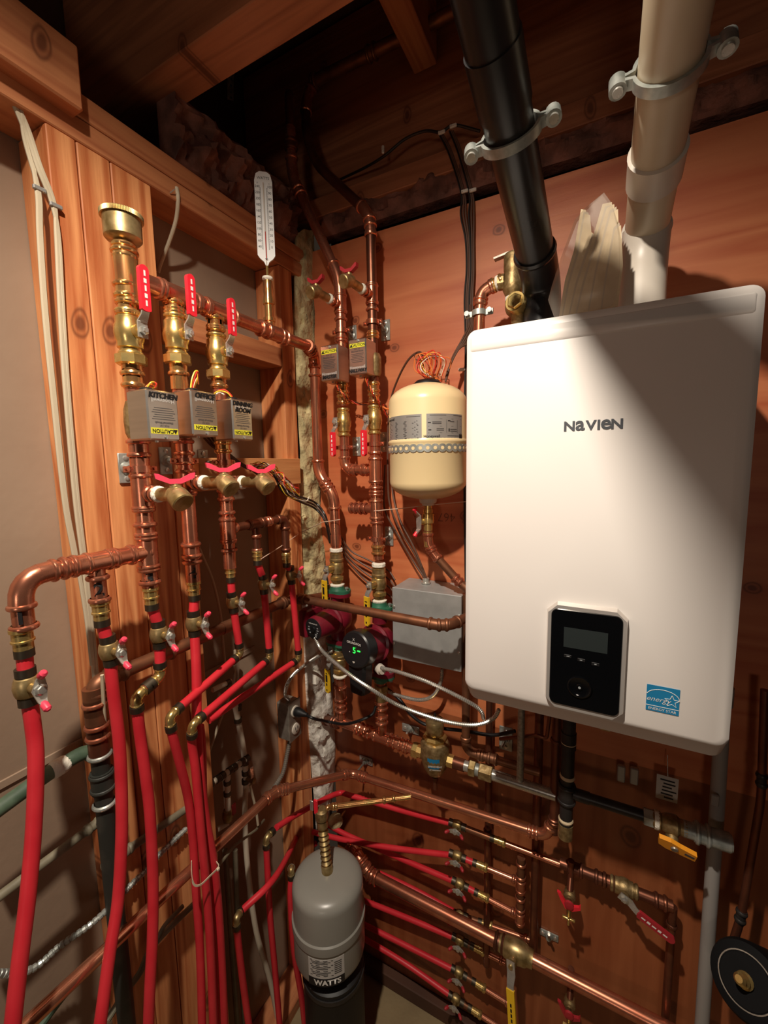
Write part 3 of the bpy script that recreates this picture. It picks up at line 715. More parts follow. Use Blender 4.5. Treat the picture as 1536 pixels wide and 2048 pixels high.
# zone lines below the valves
def zline(label, yk, z_top, z_bot, fits, **k):
    return run('zone_pipe', label, 'copper pipe', [V((HD, yk, z_top)), V((HD, yk, z_bot))], R1, 'copper', fits=fits, elbow=False, **k)
yK, yO, yD = lv[0].y, lv[1].y, lv[2].y
zr1, p1 = run('zone_pipe', 'copper zone pipe behind the kitchen box down to the tee with branch to the left', 'copper pipe', [V((HD, yK, lv[0].z-.06)), V((HD, yK, s(306, 1172).z))], R1, 'copper', elbow=False,
    fits=[('p', 270, 730, .03, 'copper_brass'), ('c', 272, 758, .032, 'copper_brass'), ('c', 283, 895, .035), ('p', 284, 925, .03), ('t', 289, 985, .07), ('b', 293, 1020), ('c', 296, 1058, .03), ('t', 300, 1102, .065), ('b', 303, 1138), ('b', 306, 1165)])
zr2, p2 = run('zone_pipe', 'copper zone pipe behind the office box, long bare run beside the lighter board', 'copper pipe', [V((HD, yO, lv[1].z-.06)), V((HD, yO, s(377, 1166).z))], R1, 'copper', elbow=False,
    fits=[('c', 357, 735, .035, 'copper_brass'), ('p', 358, 765, .03, 'copper_brass'), ('c', 366, 895, .035), ('b', 368, 925), ('t', 369, 965, .055), ('c', 373, 1100, .035), ('b', 375, 1125)])
zr3, p3 = run('zone_pipe', 'copper zone pipe behind the dining room box with branch to the right', 'copper pipe', [V((HD, yD, lv[2].z-.06)), V((HD, yD, s(447, 1140).z))], R1*.95, 'copper', elbow=False,
    fits=[('c', 434, 765, .03, 'copper_brass'), ('c', 437, 895, .03, 'copper_brass'), ('p', 437, 935, .03), ('c', 441, 990, .03), ('b', 442, 1025), ('t', 443, 1060, .06), ('b', 446, 1100)])
for (rt, yy, px, py, lbl, plate) in ((zr1, yK, 285, 938, 'galvanized pipe bracket on the stud left of the kitchen zone pipe', (250, 937)), (zr2, yO, 367, 922, 'galvanized pipe bracket between the kitchen and office zone pipes', (330, 924)), (zr3, yD, 438, 925, 'galvanized pipe bracket on the block behind the office pipe', (405, 932))):
    pp = V((HD, yy, s(px, py).z)); ring_clamp(rt, pp, Z, R1*1.12, Y)
    pc = S(plate[0], plate[1], .0); pc.z = pp.z+.002
    standoff(lbl, pc, X, pp, R1)
# valve bodies hidden behind the actuators
for k, (yy, z0_, z1_) in enumerate(((yK, kz0, kz1), (yO, kz0+.005, kz1), (yD, kz0, kz1-.02))):
    MB().lathe(V((HD, yy, z0_+.005)), Z, [(0, .015), (.01, .019), (.03, .020), (.05, .019), (.065, .015)], 18).build('valve_body', 'brass_cast', (zb1, zb2, zb3)[k])
    MB().box(V((.104, yy, (z0_+z1_)/2)), (.02, .03, .03)).build('mount', 'galv', (zb1, zb2, zb3)[k])
# drain valves
drain_valve('boiler drain valve with pink wing handle in front of the kitchen pipe', V((HD+.012, yK, s(289, 987).z)), V((1, -.06, 0)), .0115, .105, wing=.031, wd=V((.5, .86, 0)))
drain_valve('boiler drain valve with pink wing handle on the office pipe, middle of three', V((HD+.012, yO, s(369, 966).z)), V((1, -.02, .02)), .0115, .115, wing=.031, wd=V((.5, .86, 0)))
drain_valve('boiler drain valve with pink wing handle nearest the loose wires', V((HD+.012, yD, s(440, 966).z)), V((1, .02, .02)), .0115, .112, wing=.029, wd=V((.5, .86, 0)))

# left branch with zones 1 and 2
zt = s(300, 1102).z
rb = .0135
lb, lp = run('branch_pipe', 'copper branch pipe reaching left from the kitchen zone pipe to zones 1 and 2', 'copper pipe',
    [V((HD, yK, zt)), V((HD, s(190, 1127).y, zt)), V((HD, s(38, 1165).y, zt)), V((HD, s(38, 1165).y, s(34, 1262).z))], rb, 'copper', .05,
    fits=[('c', 280, 1108, .04), ('c', 240, 1112, .05), ('t', 192, 1124, .075), ('c', 150, 1134, .045), ('p', 90, 1150, .02), ('b', 33, 1255)])
y2 = s(195, 1150).y
MB().tube([V((HD, y2, zt)), V((HD, y2, s(197, 1205).z))], .012, 18).build('drop_pipe', 'copper', lb)
mb = MB(); bead(mb, V((HD, y2, s(196, 1155).z)), Z, .013); bead(mb, V((HD, y2, s(197, 1200).z)), Z, .0125); mb.build('bead_ring', 'copper', lb)
# right branch
zr = s(443, 1060).z; yb1, yb2 = s(512, 1060).y, s(570, 1050).y
rbn, rp = run('branch_pipe', 'dark copper branch pipe with two drops right of the dining room zone pipe', 'copper pipe', [V((HD, yD, zr)), V((HD, yb1, zr)), V((HD, yb2, zr)), V((HD, yb2, s(572, 1108).z))], .0098, 'copper_dark', .02,
    fits=[('c', 462, 1057, .03, 'copper'), ('t', 512, 1048, .05), ('c', 535, 1044, .02, 'copper'), ('b', 573, 1100)])
MB().tube([V((HD, yb1, zr)), V((HD, yb1, s(514, 1105).z))], .009, 16).build('drop_pipe', 'copper_dark', rbn)
mb = MB(); bead(mb, V((HD, yb1, s(513, 1072).z)), Z, .0095); bead(mb, V((HD, yb1, s(514, 1100).z)), Z, .0095); mb.build('bead_ring', 'copper', rbn)

# zone adapters + short red pieces + valves + long tubes -------------------------
RP = .0098
USED = set()
def zone(n, root, yy, za, zpx, vpx, vpy, lbls, tail, lead, vs=1.0, r=RP):
    """za: z where the copper ends; adapter, short pex, valve, then tail points"""
    a = V((HD, yy, za)); adapter(root, a-Z*.016, -Z, r, .044)
    vp = S(vpx, vpy, HD); t0 = a-Z*.034
    dr = (vp-t0).normalized()
    pex(lbls[0], [t0, vp-dr*.016*vs], r, 'short red tubes above the small ball valves', smooth=False)
    nd = (tail[0]-vp).normalized() if n else dr
    pex_valve(lbls[1], vp, -dr.lerp(nd, .5), X+Y*.1, r, vs)
    return pex(lbls[2], [vp+nd*.016*vs]+tail, r, 'long red tubes going down the left wall')
def num(root, ch_, px, py, yy):
    p = V((HD, yy, S(px, py, HD).z)); vd = (CAM-p); vd.z = 0; vd.normalize(); xd = Z.cross(vd); rr = .0150 if ch_ != '1' else .0148
    if ch_ in '2': rr = .0128
    def wr(x, y):
        a = x/rr; return p+vd*(math.cos(a)*rr*1.01)+xd*(math.sin(a)*rr*1.01)+Z*y
    text(ch_, p, xd, Z, .030, 'ink', root, 'handwritten_number', bold=.0009, wrap=wr)
ytop1 = s(36, 1200).y
zone(1, lb, ytop1, s(35, 1262).z, 0, 54, 1372, ('short red tube above the small valve on the leftmost drop', 'small ball valve with pink handle tips on the leftmost red tube', 'leftmost red tube running down past the green pipe'),
     [S(66, 1450, .092), S(72, 1520, .095), S(68, 1650, .10), S(56, 1790, .11), S(40, 1920, .12), S(22, 2080, .13)], 0, 1.05, .0102)
num(lb, '1', 36, 1232, ytop1)
zone(1, lb, y2, s(199, 1206).z, 0, 219, 1300, ('short red tube above the small valve that overlaps the stud edge', 'small ball valve on the second red tube, over the stud edge', 'red tube second from the left, bowing over the black drain stack'),
     [S(225, 1370, .09), S(238, 1480, .088), S(243, 1580, .088), S(243, 1680, .09), S(236, 1800, .095), S(219, 1910, .105), S(196, 2080, .12)], 0, 1.0)
num(lb, '2', 196, 1178, y2)
# zone 3: valve then elbow, horizontal piece, elbow, long tube
a = V((HD, yK, s(307, 1180).z)); adapter(zr1, a-Z*.012, -Z, RP, .044)
v3 = S(318, 1268, HD); pex('short red tube above the small valve crossing the old brown pipe', [a-Z*.03, v3+Z*.016], RP, 'short red tubes above the small ball valves', smooth=False)
num(zr1, '3', 305, 1152, yK)
pex_valve('small ball valve in front of the old brown pipe on the third drop', v3, Z, X+Y*.1, RP)
e3 = S(322, 1352, HD); e3b = S(272, 1393, HD+.005)
pex('short red tube between the third valve and its elbow', [v3-Z*.016, e3+Z*.012], RP, smooth=False)
def pelbow(label, p, d1, d2, r=RP, m='brass'):
    t = thing('pex_elbow', label, 'pipe elbow', p, 'brass elbows on the red tubing'); d1, d2 = d1.normalized(), d2.normalized(); L = .024
    pa, _ = fillet([p+d1*L, p, p+d2*L], .016, 8); mb = MB(); mb.tube(pa, r*1.0, 16); bead(mb, p+d1*(L*.62), d1, r*.95, 1.15, .004); bead(mb, p+d2*(L*.62), d2, r*.95, 1.15, .004); mb.build('elbow_body', m, t)
    for dd in (d1, d2): MB().lathe(p+dd*(L*.75), dd, [(0, r*1.24), (.011, r*1.24)], 16).build('crimp_ring', 'crimp', t)
    return t
pelbow('brass elbow under the third valve turning toward the left', e3, Z, e3b-e3)
pelbow('brass elbow at the top of the third long red tube', e3b, e3-e3b, S(277, 1450, HD)-e3b)
pex('short red tube between the two elbows below the third valve', [e3+(e3b-e3)*.3, e3b+(e3-e3b)*.3], RP, smooth=False)
pex('red tube third from the left, dropping from the elbow below the third valve', [e3b+(S(277, 1450, HD)-e3b).normalized()*.02, S(280, 1470, HD), S(291, 1550, HD), S(300, 1630, HD), S(306, 1760, HD), S(305, 1870, .095), S(300, 1970, .10), S(296, 2080, .10)], RP, 'long red tubes going down the left wall')
# zone 4
a = V((HD, yO, s(378, 1172).z)); adapter(zr2, a-Z*.01, -Z, RP, .04); num(zr2, '4', 376, 1147, yO)
v4 = S(388, 1246, HD); pex('short red tube above the small valve beside the lighter stud', [a-Z*.03, v4+Z*.016], RP, 'short red tubes above the small ball valves', smooth=False)
pex_valve('small ball valve on the fourth red tube beside the lighter stud', v4, Z, X+Y*.1, RP)
pex('straight red tube from the fourth valve, in front of the crossing tubes', [v4-Z*.016, S(393, 1350, HD+.01), S(394, 1450, .105), S(400, 1550, .11), S(411, 1640, .11), S(427, 1730, .11), S(436, 1820, .11), S(443, 1940, .11), S(449, 2080, .11)], RP, 'long red tubes going down the left wall')
# zones 5-7 : drops with slanting pieces
def slant(k, root, yy, apx, vpx, e, t_end, names, col_tail, d2=.125, r=.0085):
    a = V((HD, yy, apx)); adapter(root, a-Z*.008, -Z, r, .036); v = S(*vpx, HD)
    pex(names[0], [a-Z*.026, v+Z*.014], r, 'short red tubes above the small ball valves', smooth=False)
    pex_valve(names[1], v, (v-S(*e, HD)), X+Y*.1, r, .9)
    E0 = S(*e, HD); E1 = S(*t_end, d2)
    pex(names[2], [v+(E0-v).normalized()*.016, E0+(v-E0).normalized()*.016], r, 'straight red pieces below the small valves', smooth=False)
    pelbow(names[3], E0, v-E0, E1-E0, r, 'brass_dull')
    pex(names[4], [E0+(E1-E0).normalized()*.022, E1+(E0-E1).normalized()*.022], r, 'slanting red tubes crossing toward the lower left', smooth=False)
    if col_tail:
        pelbow(names[5], E1, E0-E1, col_tail[0]-E1, r, 'brass')
        pex(names[6], [E1+(col_tail[0]-E1).normalized()*.02]+col_tail, r, 'long red tubes going down the left wall')
slant(5, zr3, yD, s(448, 1142).z, (465, 1204), (481, 1308), (338, 1434), ('short red tube below the dining room zone pipe', 'small ball valve on the red tube below the dining room pipe', 'straight red piece from the dining room valve to its elbow', 'brass elbow turning back below the dining room valve', 'slanting red tube ending above the stud, highest of three', 'brass elbow at the lower end of the highest slanting tube', 'red tube of the bundle starting at the highest slanting tube'),
      [S(345, 1470, .12), S(358, 1520, .115), S(377, 1600, .105), S(386, 1680, .10), S(392, 1780, .10), S(400, 1900, .10), S(405, 2080, .10)], .12)
slant(6, rbn, yb1, s(514, 1106).z, (527, 1168), (540, 1316), (384, 1450), ('short red tube under the middle drop of the dark branch', 'small ball valve on the middle drop of the dark branch', 'straight red piece from the middle branch valve', 'brass elbow below the middle branch valve', 'slanting red tube in the middle of three, passing in front of the stud', 'brass elbow at the end of the middle slanting tube', 'red tube of the bundle starting at the middle slanting tube'),
      [S(384, 1490, .12), S(391, 1540, .12), S(400, 1640, .12), S(410, 1750, .12), S(420, 1880, .12), S(428, 2080, .12)], .13)
slant(7, rbn, yb2, s(573, 1112).z, (582, 1150), (598, 1318), (400, 1452), ('short red tube under the drop nearest the corner', 'small ball valve on the drop nearest the corner', 'straight red piece nearest the corner insulation', 'elbow below the valve nearest the corner', 'slanting red tube reaching farthest toward the corner, lowest of three', '', ''), None, .085)
pex('red tube of the bundle hidden behind the straight tube', [S(400, 1452, .085), S(404, 1500, .085), S(408, 1640, .085), S(418, 1760, .085), S(428, 1900, .09), S(436, 2080, .09)], .0085, 'long red tubes going down the left wall')
# zip tie
zt0 = catmull([S(383, 1722, .13), S(386, 1765, .135), S(400, 1770, .14), S(420, 1752, .14), S(437, 1734, .135), S(433, 1724, .12)], 8)
o = MB().bar(zt0, .0035, .0014, Z).build('zip_tie', 'pvc_cream'); tag(o, 'white zip tie around the bundle of red tubes', 'zip tie')
MB().box(S(436, 1738, .138), (.006, .006, .006), None, .001).build('tie_head', 'pvc_cream', o)
# ------------------------------------------------------------------ old brown pipes
ro, pth = run('old_copper_pipe', 'old brown copper pipe running along the left wall behind the red tubes', 'copper pipe', [S(188, 1400, .035), S(193, 1366, .035), S(571, 1203, .035)], .0135, 'copper_old', .03,
    fits=[('c', 236, 1350, .03), ('c', 330, 1308, .035), ('p', 460, 1252, .05), ('c', 566, 1206, .02)])
ro, pth = run('drain_stack', 'tarnished copper and black iron stack going down beside the second red tube', 'drain pipe', [S(187, 1385, .035), V((.035, S(192, 1450, .035).y, .02))], .0150, 'stack_black', elbow=False,
    fits=[('p', 188, 1400, .05, 'copper_old'), ('p', 192, 1440, .08, 'copper_old'), ('p', 195, 1475, .06, 'copper_dark'), ('b', 190, 1408, .01, 'copper'), ('b', 193, 1450, .01, 'copper'), ('b', 195, 1474, .01, 'copper'), ('b', 199, 1510, .01, 'galv'), ('t', 205, 1560, .04, 'stack_black'), ('b', 206, 1605, .01, 'galv')])
b0, b1, b2 = B(598, 1200, .20), B(893, 1250, .22), B(928, 1240, .12)
b0.z = b1.z = (b0.z+b1.z)/2; b2.z = b1.z
vx = B(932, 1400, .09)
ro, pth = run('old_copper_pipe', 'old brown copper pipe passing in front of the pumps and the grey metal box', 'copper pipe', [b0, b1, V((b1.x+.035, -.12, b1.z))], .0118, 'copper_old', .035, fits=[('c', 604, 1202, .03), ('c', 885, 1248, .03)])
MB().tube(catmull([b0+V((.01, .01, 0)), B(620, 1196, .12), B(645, 1192, .06), B(655, 1192, -.01)], 6), .0118, 16).build('return_stub', 'copper_old', ro)
MB().tube([b0-X*.006, S(571, 1203, .035)], .0118, 16).build('link_pipe', 'copper_old', ro)
run('copper_drop_pipe', 'copper pipe dropping along the lower left edge of the boiler to an elbow', 'copper pipe', [V((vx.x, -.09, 1.46)), V((vx.x, -.09, B(932, 1502, .09).z)), B(1080, 1545, .09)], .0110, 'copper_old', .03, fits=[('b', 932, 1476), ('c', 962, 1512, .02), ('c', 985, 1518, .03)])

# ------------------------------------------------------------------ back wall risers from the ceiling
bd = .09
mx, hx = B(686, 800, bd).x, B(748, 800, bd).x
def bz(px, py, d=bd): return B(px, py, d).z
rm, pm = run('master_riser', 'copper riser bending down from the ceiling to the MASTER zone box', 'copper pipe', [B(581, 255, bd), B(584, 352, bd), V((mx, -bd, bz(683, 556))), V((mx, -bd, bz(688, 812)))], .0138, 'copper', .04,
    fits=[('c', 583, 290, .03, 'copper_dark'), ('b', 596, 392), ('t', 683, 608, .055), ('b', 684, 640), ('c', 685, 680, .02), ('c', 687, 778, .03, 'copper_brass'), ('c', 687, 800, .03, 'copper_brass')])
rh, ph_ = run('hallway_riser', 'copper riser bending down from the ceiling to the HALLWAY zone box', 'copper pipe', [B(630, 160, .0), B(612, 203, .01), B(612, 268, .03), B(632, 328, .04), V((hx, -bd, bz(740, 430))), V((hx, -bd, bz(748, 806)))], .0130, 'copper_dark', .04,
    fits=[('c', 740, 445, .03, 'copper'), ('b', 742, 470, .01, 'copper'), ('t', 743, 590, .055, 'copper'), ('b', 744, 620, .01, 'copper'), ('c', 745, 670, .02, 'copper_brass'), ('c', 748, 775, .03, 'copper_brass'), ('c', 748, 797, .03, 'copper_brass')], em='copper')
run('ceiling_pipe', 'copper pipe running under the joists at the top of the corner', 'copper pipe', [B(626, 164, .0), B(930, 12, .0)], .0150, 'copper_old', elbow=False, fits=[('c', 630, 162, .02), ('c', 745, 108, .03)])
o = MB().lathe(B(581, 262, bd), Z, [(0, .008), (.012, .011), (.05, .013), (.09, .013), (.1, .01)], 16).build('capped_pipe', 'copper_dark'); tag(o, 'dark capped pipe end hanging in the joist bay over the left riser', 'pipe')

my0 = -.15; mz1 = B(640, 693, .15).z; mz0 = B(640, 764, .15).z
zm = zone_box('aluminium actuator box with MASTER handwritten along its lower edge', .132, -.15, mz0, .189, -.094, mz1, 'y', [], up=1)
text('MASTER', V((.160, -.1506, mz0+.010)), X, Z, .0125, 'ink', zm, 'handwriting', shear=.2, bold=.0006)
hxa, hxb = B(697, 700, .15).x, B(732, 700, .15).x; hz1 = B(715, 677, .15).z; hz0 = B(715, 749, .15).z
zh = zone_box('aluminium actuator box with HALLWAY handwritten along its lower edge', hxa, -.15, hz0, hxb, -.094, hz1, 'y', [], up=1)
text('HALLWAY', V(((hxa+hxb)/2, -.1506, hz0+.010)), X, Z, .0115, 'ink', zh, 'handwriting', shear=.2, bold=.0006)
for z_, x_ in ((zm, mx), (zh, hx)):
    MB().lathe(V((x_, -bd, mz0+.01)), Z, [(0, .018), (.01, .022), (.05, .022), (.06, .018)], 18).build('valve_body', 'brass_cast', z_)
# drain valves on the risers (pointing out of the wall)
for (lbl, x_, py, c) in (('boiler drain valve with dark red wing handle on the master riser', mx, 610, 683), ('boiler drain valve with dark red wing handle on the hallway riser', hx, 592, 742)):
    drain_valve(lbl, V((x_, -bd-.01, bz(c, py))), V((-.12, -1, .06)), .0105, .105, hc='red_dull', nozzle=V((-.2, -.75, -.3)), wing=.024, wd=X)
for (rt, x_, px, py, lbl, plate, sg) in ((rm, mx, 684, 662, 'galvanized bracket plate behind the master riser', (706, 672), 1), (rh, hx, 745, 645, 'galvanized bracket plate right of the hallway riser above the box', (772, 661), 1), (rm, mx, 689, 895, 'galvanized bracket plate between the two lower red levers', (714, 893), 1), (rh, hx, 752, 888, 'galvanized bracket plate partly hidden behind the cream tank', (770, 884), 1), (rh, hx, 756, 1078, 'galvanized bracket plate below the capped tee on the hallway pipe', (779, 1072), 1)):
    pp = V((x_, -bd, bz(px, py))); pc = B(plate[0], plate[1], .0)
    if py > 700: x__ = x_
    ring_clamp(rt, pp, Z, .0150, X)
    standoff(lbl, pc, -Y, pp+X*.02, .0138)
# lower lines
lever_valve('ball valve with red lever hanging down below the MASTER box', V((mx, -bd, bz(687, 845))), Z, V((-.28, -.96, 0)), -Z, .0125, L=.08, hl=.072, union=False, group='red lever valves on the plywood')
lever_valve('ball valve with red lever hanging down below the HALLWAY box', V((hx, -bd, bz(749, 840))), Z, V((-.28, -.96, 0)), -Z, .0125, L=.08, hl=.074, union=False, group='red lever valves on the plywood')
zt2 = bz(720, 940)
run('joining_pipe', 'copper pipe turning from under the master valve into the hallway pipe', 'copper pipe', [V((mx, -bd, bz(688, 868))), V((mx, -bd, zt2)), V((hx, -bd, zt2))], .0135, 'copper_bright', .03, fits=[('c', 706, 938, .025), ('c', 730, 938, .025)])
ux = B(757, 1110, bd).x
ru, pu = run('return_pipe', 'long copper pipe from the hallway valve down to the right pump', 'copper pipe', [V((hx, -bd, bz(749, 868))), V((hx, -bd, bz(755, 1010))), V((ux, -bd, bz(757, 1118)))], .0150, 'copper_bright', elbow=False,
    fits=[('b', 750, 905), ('t', 752, 940, .075), ('b', 753, 975), ('c', 754, 985, .02), ('t', 755, 1018, .06), ('b', 755, 1045), ('c', 756, 1100, .03, 'copper_brass')])
q = V((hx, -bd, bz(753, 1018)))
mb = MB(); mb.tube([q, q-X*.085], .0130, 16); bead(mb, q-X*.035, X, .0135); bead(mb, q-X*.05, X, .0135); bead(mb, q-X*.068, X, .013); bead(mb, q-X*.082, X, .0125); mb.build('capped_stub', 'copper', ru)

# ------------------------------------------------------------------ pumps and isolation valves
def iso_valve(label, p, H_, lev_dir, hl, root_r=.0165, up=True, grp='isolation valves with yellow levers'):
    """long brass union ball valve, p bottom, H_ height"""
    t = thing('isolation_valve', label, 'valve', p, grp); r = root_r
    MB().lathe(p, Z, [(0, r*.9), (H_*.10, r*.9), (H_*.11, r*1.1), (H_*.26, r*1.15), (H_*.27, r*1.0), (H_*.34, r*1.0), (H_*.36, r*1.25), (H_*.5, r*1.32), (H_*.64, r*1.25), (H_*.66, r*1.15), (H_*.70, r*1.3), (H_*.76, r*1.3), (H_*.78, r*1.15), (H_*.92, r*1.2), (H_*.93, r*1.0), (H_, r*1.0)], 8 if False else 24).build('valve_body', 'brass_dull', t)
    MB().lathe(p+Z*(H_*.16), Z, [(0, r*1.35), (H_*.09, r*1.35)], 6).build('hex_nut', 'brass', t, False)
    MB().lathe(p+Z*(H_-.004), Z, [(0, r*1.02), (.002, r*1.22), (.010, r*1.2), (.012, r*1.02)], 20).build('tape_wrap', 'tape', t)
    MB().lathe(p-Z*.002, Z, [(0, r*1.3), (.004, r*1.35), (.007, r*1.0)], 20).build('tape_wrap', 'tape', t)
    out = V((-.33, -.94, 0)).normalized(); c = p+Z*(H_*.5 if up else H_*.75)
    MB().lathe(c, out, [(0, r*.8), (r*2, r*.75), (r*2.05, r*.45), (r*2.7, r*.42)], 14).build('stem', 'brass', t)
    h0 = c+out*(r*2.3); side = out.cross(Z)
    hb = MB(); hb.bar([h0+Z*.012, h0-Z*.012, h0-Z*.022+out*.008, h0-Z*.032+out*.010], [.018, .018, .016, .016], .0026, side); hd = hb.build('lever', 'steel', t)
    MB().lathe(h0, out, [(0, .008), (.006, .008), (.007, .005), (.010, .004)], 6).build('stem_nut', 'steel', hd, False)
    g0 = h0-Z*.030+out*.010; wd = .0095; poly = []
    poly = [g0+side*wd*a+Z*b for a, b in ((-1, 0), (1, 0), (1, -hl+.006), (.7, -hl), (-.7, -hl), (-1, -hl+.006))]
    MB().prism([q_-out*.0035 for q_ in poly], out*.007).build('grip', 'yellow_vinyl', hd, False)
    rows = [(g0-Z*(hl*.16)+out*.0038, Z, side, .0018, .011), (g0-Z*(hl*.165)+out*.0038, Z, side, .006, .0018), (g0-Z*(hl*.38)+out*.0038, Z, side, .022, .009), (g0-Z*(hl*.64)+out*.0038, Z, side, .008, .006), (g0-Z*(hl*.88)+out*.0038, Z, side, .005, .005)]
    marks(rows, 'ink', hd, 'grip_print'); return t
def pump(label, ax_p, zt_, zb_, dr, rr, LL, style):
    """ax_p centre on the pipe axis, zt_/zb_ flange faces, dr motor direction"""
    c = V((ax_p.x, ax_p.y, (zt_+zb_)/2)); t = thing('circulator_pump', label, 'pump', V((ax_p.x, ax_p.y, zb_)), 'circulator pumps')
    dr = dr.normalized(); sd = Z.cross(dr)
    for nm, z0_, s_ in (('flange', zt_, -1), ('flange', zb_, 1)):
        mb = MB(); poly = []
        for k in range(24):
            a_ = 2*PI*k/24; e = abs(math.cos(a_))**1.5; R_ = .026+.018*e; poly.append(V((ax_p.x, ax_p.y, z0_))+X*math.cos(a_)*R_+Y*math.sin(a_)*R_)
        mb.prism(poly, Z*s_*.011); mb.lathe(V((ax_p.x, ax_p.y, z0_+s_*.008)), Z*s_, [(0, .024), (.012, .021), (.035, .022)], 18); mb.build(nm, 'pump_red', t, True, 30)
        mb = MB(); mb.prism([q_ for q_ in poly], Z*(-s_)*.008); mb.lathe(V((ax_p.x, ax_p.y, z0_-s_*.006)), Z*-s_, [(0, .026), (.008, .022), (.018, .020)], 18); mb.build('green_flange', 'green_flange', t, True, 30)
        for q_ in (-1, 1):
            bp = V((ax_p.x+q_*.034, ax_p.y, z0_)); MB().lathe(bp-Z*s_*.018, Z*s_, [(0, .0055), (.005, .0055), (.005, .003), (.028, .003), (.028, .0055), (.033, .0055)], 6).build('bolt', 'galv', t, False)
    MB().lathe(c-dr*.034, dr, [(0, .018), (.008, .034), (.02, .044), (.05, .047), (.058, .044), (.060, rr*1.02)], 28).build('volute', 'pump_red', t)
    if style == 'dial':
        MB().lathe(c+dr*.02, dr, [(0, rr*1.05), (.012, rr*1.1), (.016, rr*.98), (LL*.55, rr*.95), (LL*.8, rr*.9), (LL-.004, rr*.84), (LL, rr*.8)], 32).build('motor_housing', 'pump_red', t)
        e = c+dr*(.02+LL)
        dl = MB().lathe(e-dr*.002, dr, [(0, rr*.80), (.003, rr*.80), (.0035, rr*.78)], 32).build('label_disc', 'pump_black', t)
        MB().lathe(e, dr, [(0, rr*.22), (.006, rr*.2)], 20).build('speed_dial', 'rubber', dl)
        text('GRUNDFOS', e+dr*.0018+Z*rr*.42, sd, Z, rr*.16, 'white', dl, 'brand_lettering', bold=.0001)
        text('X', e+dr*.0018+Z*rr*.58, sd, Z, rr*.16, 'white', dl, 'brand_mark')
        marks([(e+dr*.0018+sd*(math.cos(a_)*rr*.45)+Z*(math.sin(a_)*rr*.45), sd, Z, rr*(.13 if i % 2 else .2), rr*.07) for i, a_ in enumerate([-2.9, -2.4, 3.3, 2.9, -.9, -.5, -.1, .3])]+[(e+dr*.0018-Z*rr*.5+sd*rr*.25, sd, Z, rr*.14, rr*.14)], 'panel_mark', dl, 'dial_print')
        tb = MB(); tb.box(c+dr*(.02+LL*.5)-sd*0+V((-1, 0, 0))*0+(-sd)*(rr+.014), (.032, .075, .085), (sd, dr, Z), .005); tb.build('terminal_box', 'pump_red', t, False)
    else:
        MB().lathe(c+dr*.02, dr, [(0, rr*1.1), (.01, rr*1.15), (.014, rr*1.0), (LL*.62, rr*1.0)], 32).build('motor_housing', 'pump_red', t)
        h0 = c+dr*(.02+LL*.6)
        hd = MB().lathe(h0, dr, [(0, rr*1.08), (.006, rr*1.12), (LL*.34, rr*1.08), (LL*.38, rr*1.0), (LL*.40, rr*.6)], 36).build('control_head', 'pump_black', t)
        ft = MB(); f0 = c+dr*(.02+LL*.72); lo = [(.030, -.01), (.031, -.05), (.026, -.115), (.022, -.128)]
        loops = []
        for w_, z_ in lo: loops.append([f0+Z*z_+sd*w_*a_+dr*b_ for a_, b_ in ((-1, -.012), (1, -.012), (1, .016), (.8, .024), (-.8, .024), (-1, .016))])
        ft.rings(loops); ft.build('plug_housing', 'pump_black', t, True, 25)
        e = h0+dr*(LL*.40)
        text('GRUNDFOS', e+dr*.0012+Z*rr*.42, sd, Z, rr*.20, 'white', hd, 'brand_lettering', bold=.0001)
        text('X', e+dr*.0012+Z*rr*.64, sd, Z, rr*.24, 'white', hd, 'brand_mark')
        text('5', e+dr*.0012+sd*rr*.02-Z*rr*.02, sd, Z, rr*.5, 'green_led', hd, 'display_digit')
        MB().box(e+dr*.0012+sd*rr*.36+Z*rr*.03, (rr*.2, rr*.07, .0005), (sd, Z, dr)).build('display_light', 'green_led', hd, False)
        MB().box(e+dr*.001-sd*rr*.34-Z*rr*.2, (rr*.05, rr*.12, .0005), (sd, Z, dr)).build('display_mark', 'white', hd, False)
        MB().lathe(e-Z*rr*.66-dr*.001, dr, [(0, rr*.14), (.004, rr*.13), (.005, rr*.08)], 18).build('button', 'pvc_white', hd)
    return t
p1c = V((bb(668, 992).x+.002, -.09, 0))
z_t, z_b = bz(673, 1183), bz(675, 1282)
pump('red pump with a black printed dial on its end, left of the two', p1c, z_t, z_b, V((-.16, -1, -.04)), .040, .085, 'dial')
iso_valve('brass isolation valve with yellow lever above the left pump', V((p1c.x, -.09, z_t+.022)), bz(671, 1098)-z_t-.026, -Z, .082)
iso_valve('brass isolation valve with yellow lever below the left pump', V((p1c.x, -.09, bz(676, 1350))), z_b-.022-bz(676, 1350), -Z, .074, up=False)
p2c = V((ux, -.09, 0)); z_t2, z_b2 = bz(762, 1216), bz(766, 1348)
pump('pump with round black head showing a green digit, right of the two', p2c, z_t2, z_b2, V((-.16, -1, .14)), .047, .098, 'digital')
iso_valve('brass isolation valve with yellow lever above the right pump', V((ux, -.09, z_t2+.022)), bz(758, 1128)-z_t2-.026, -Z, .085)
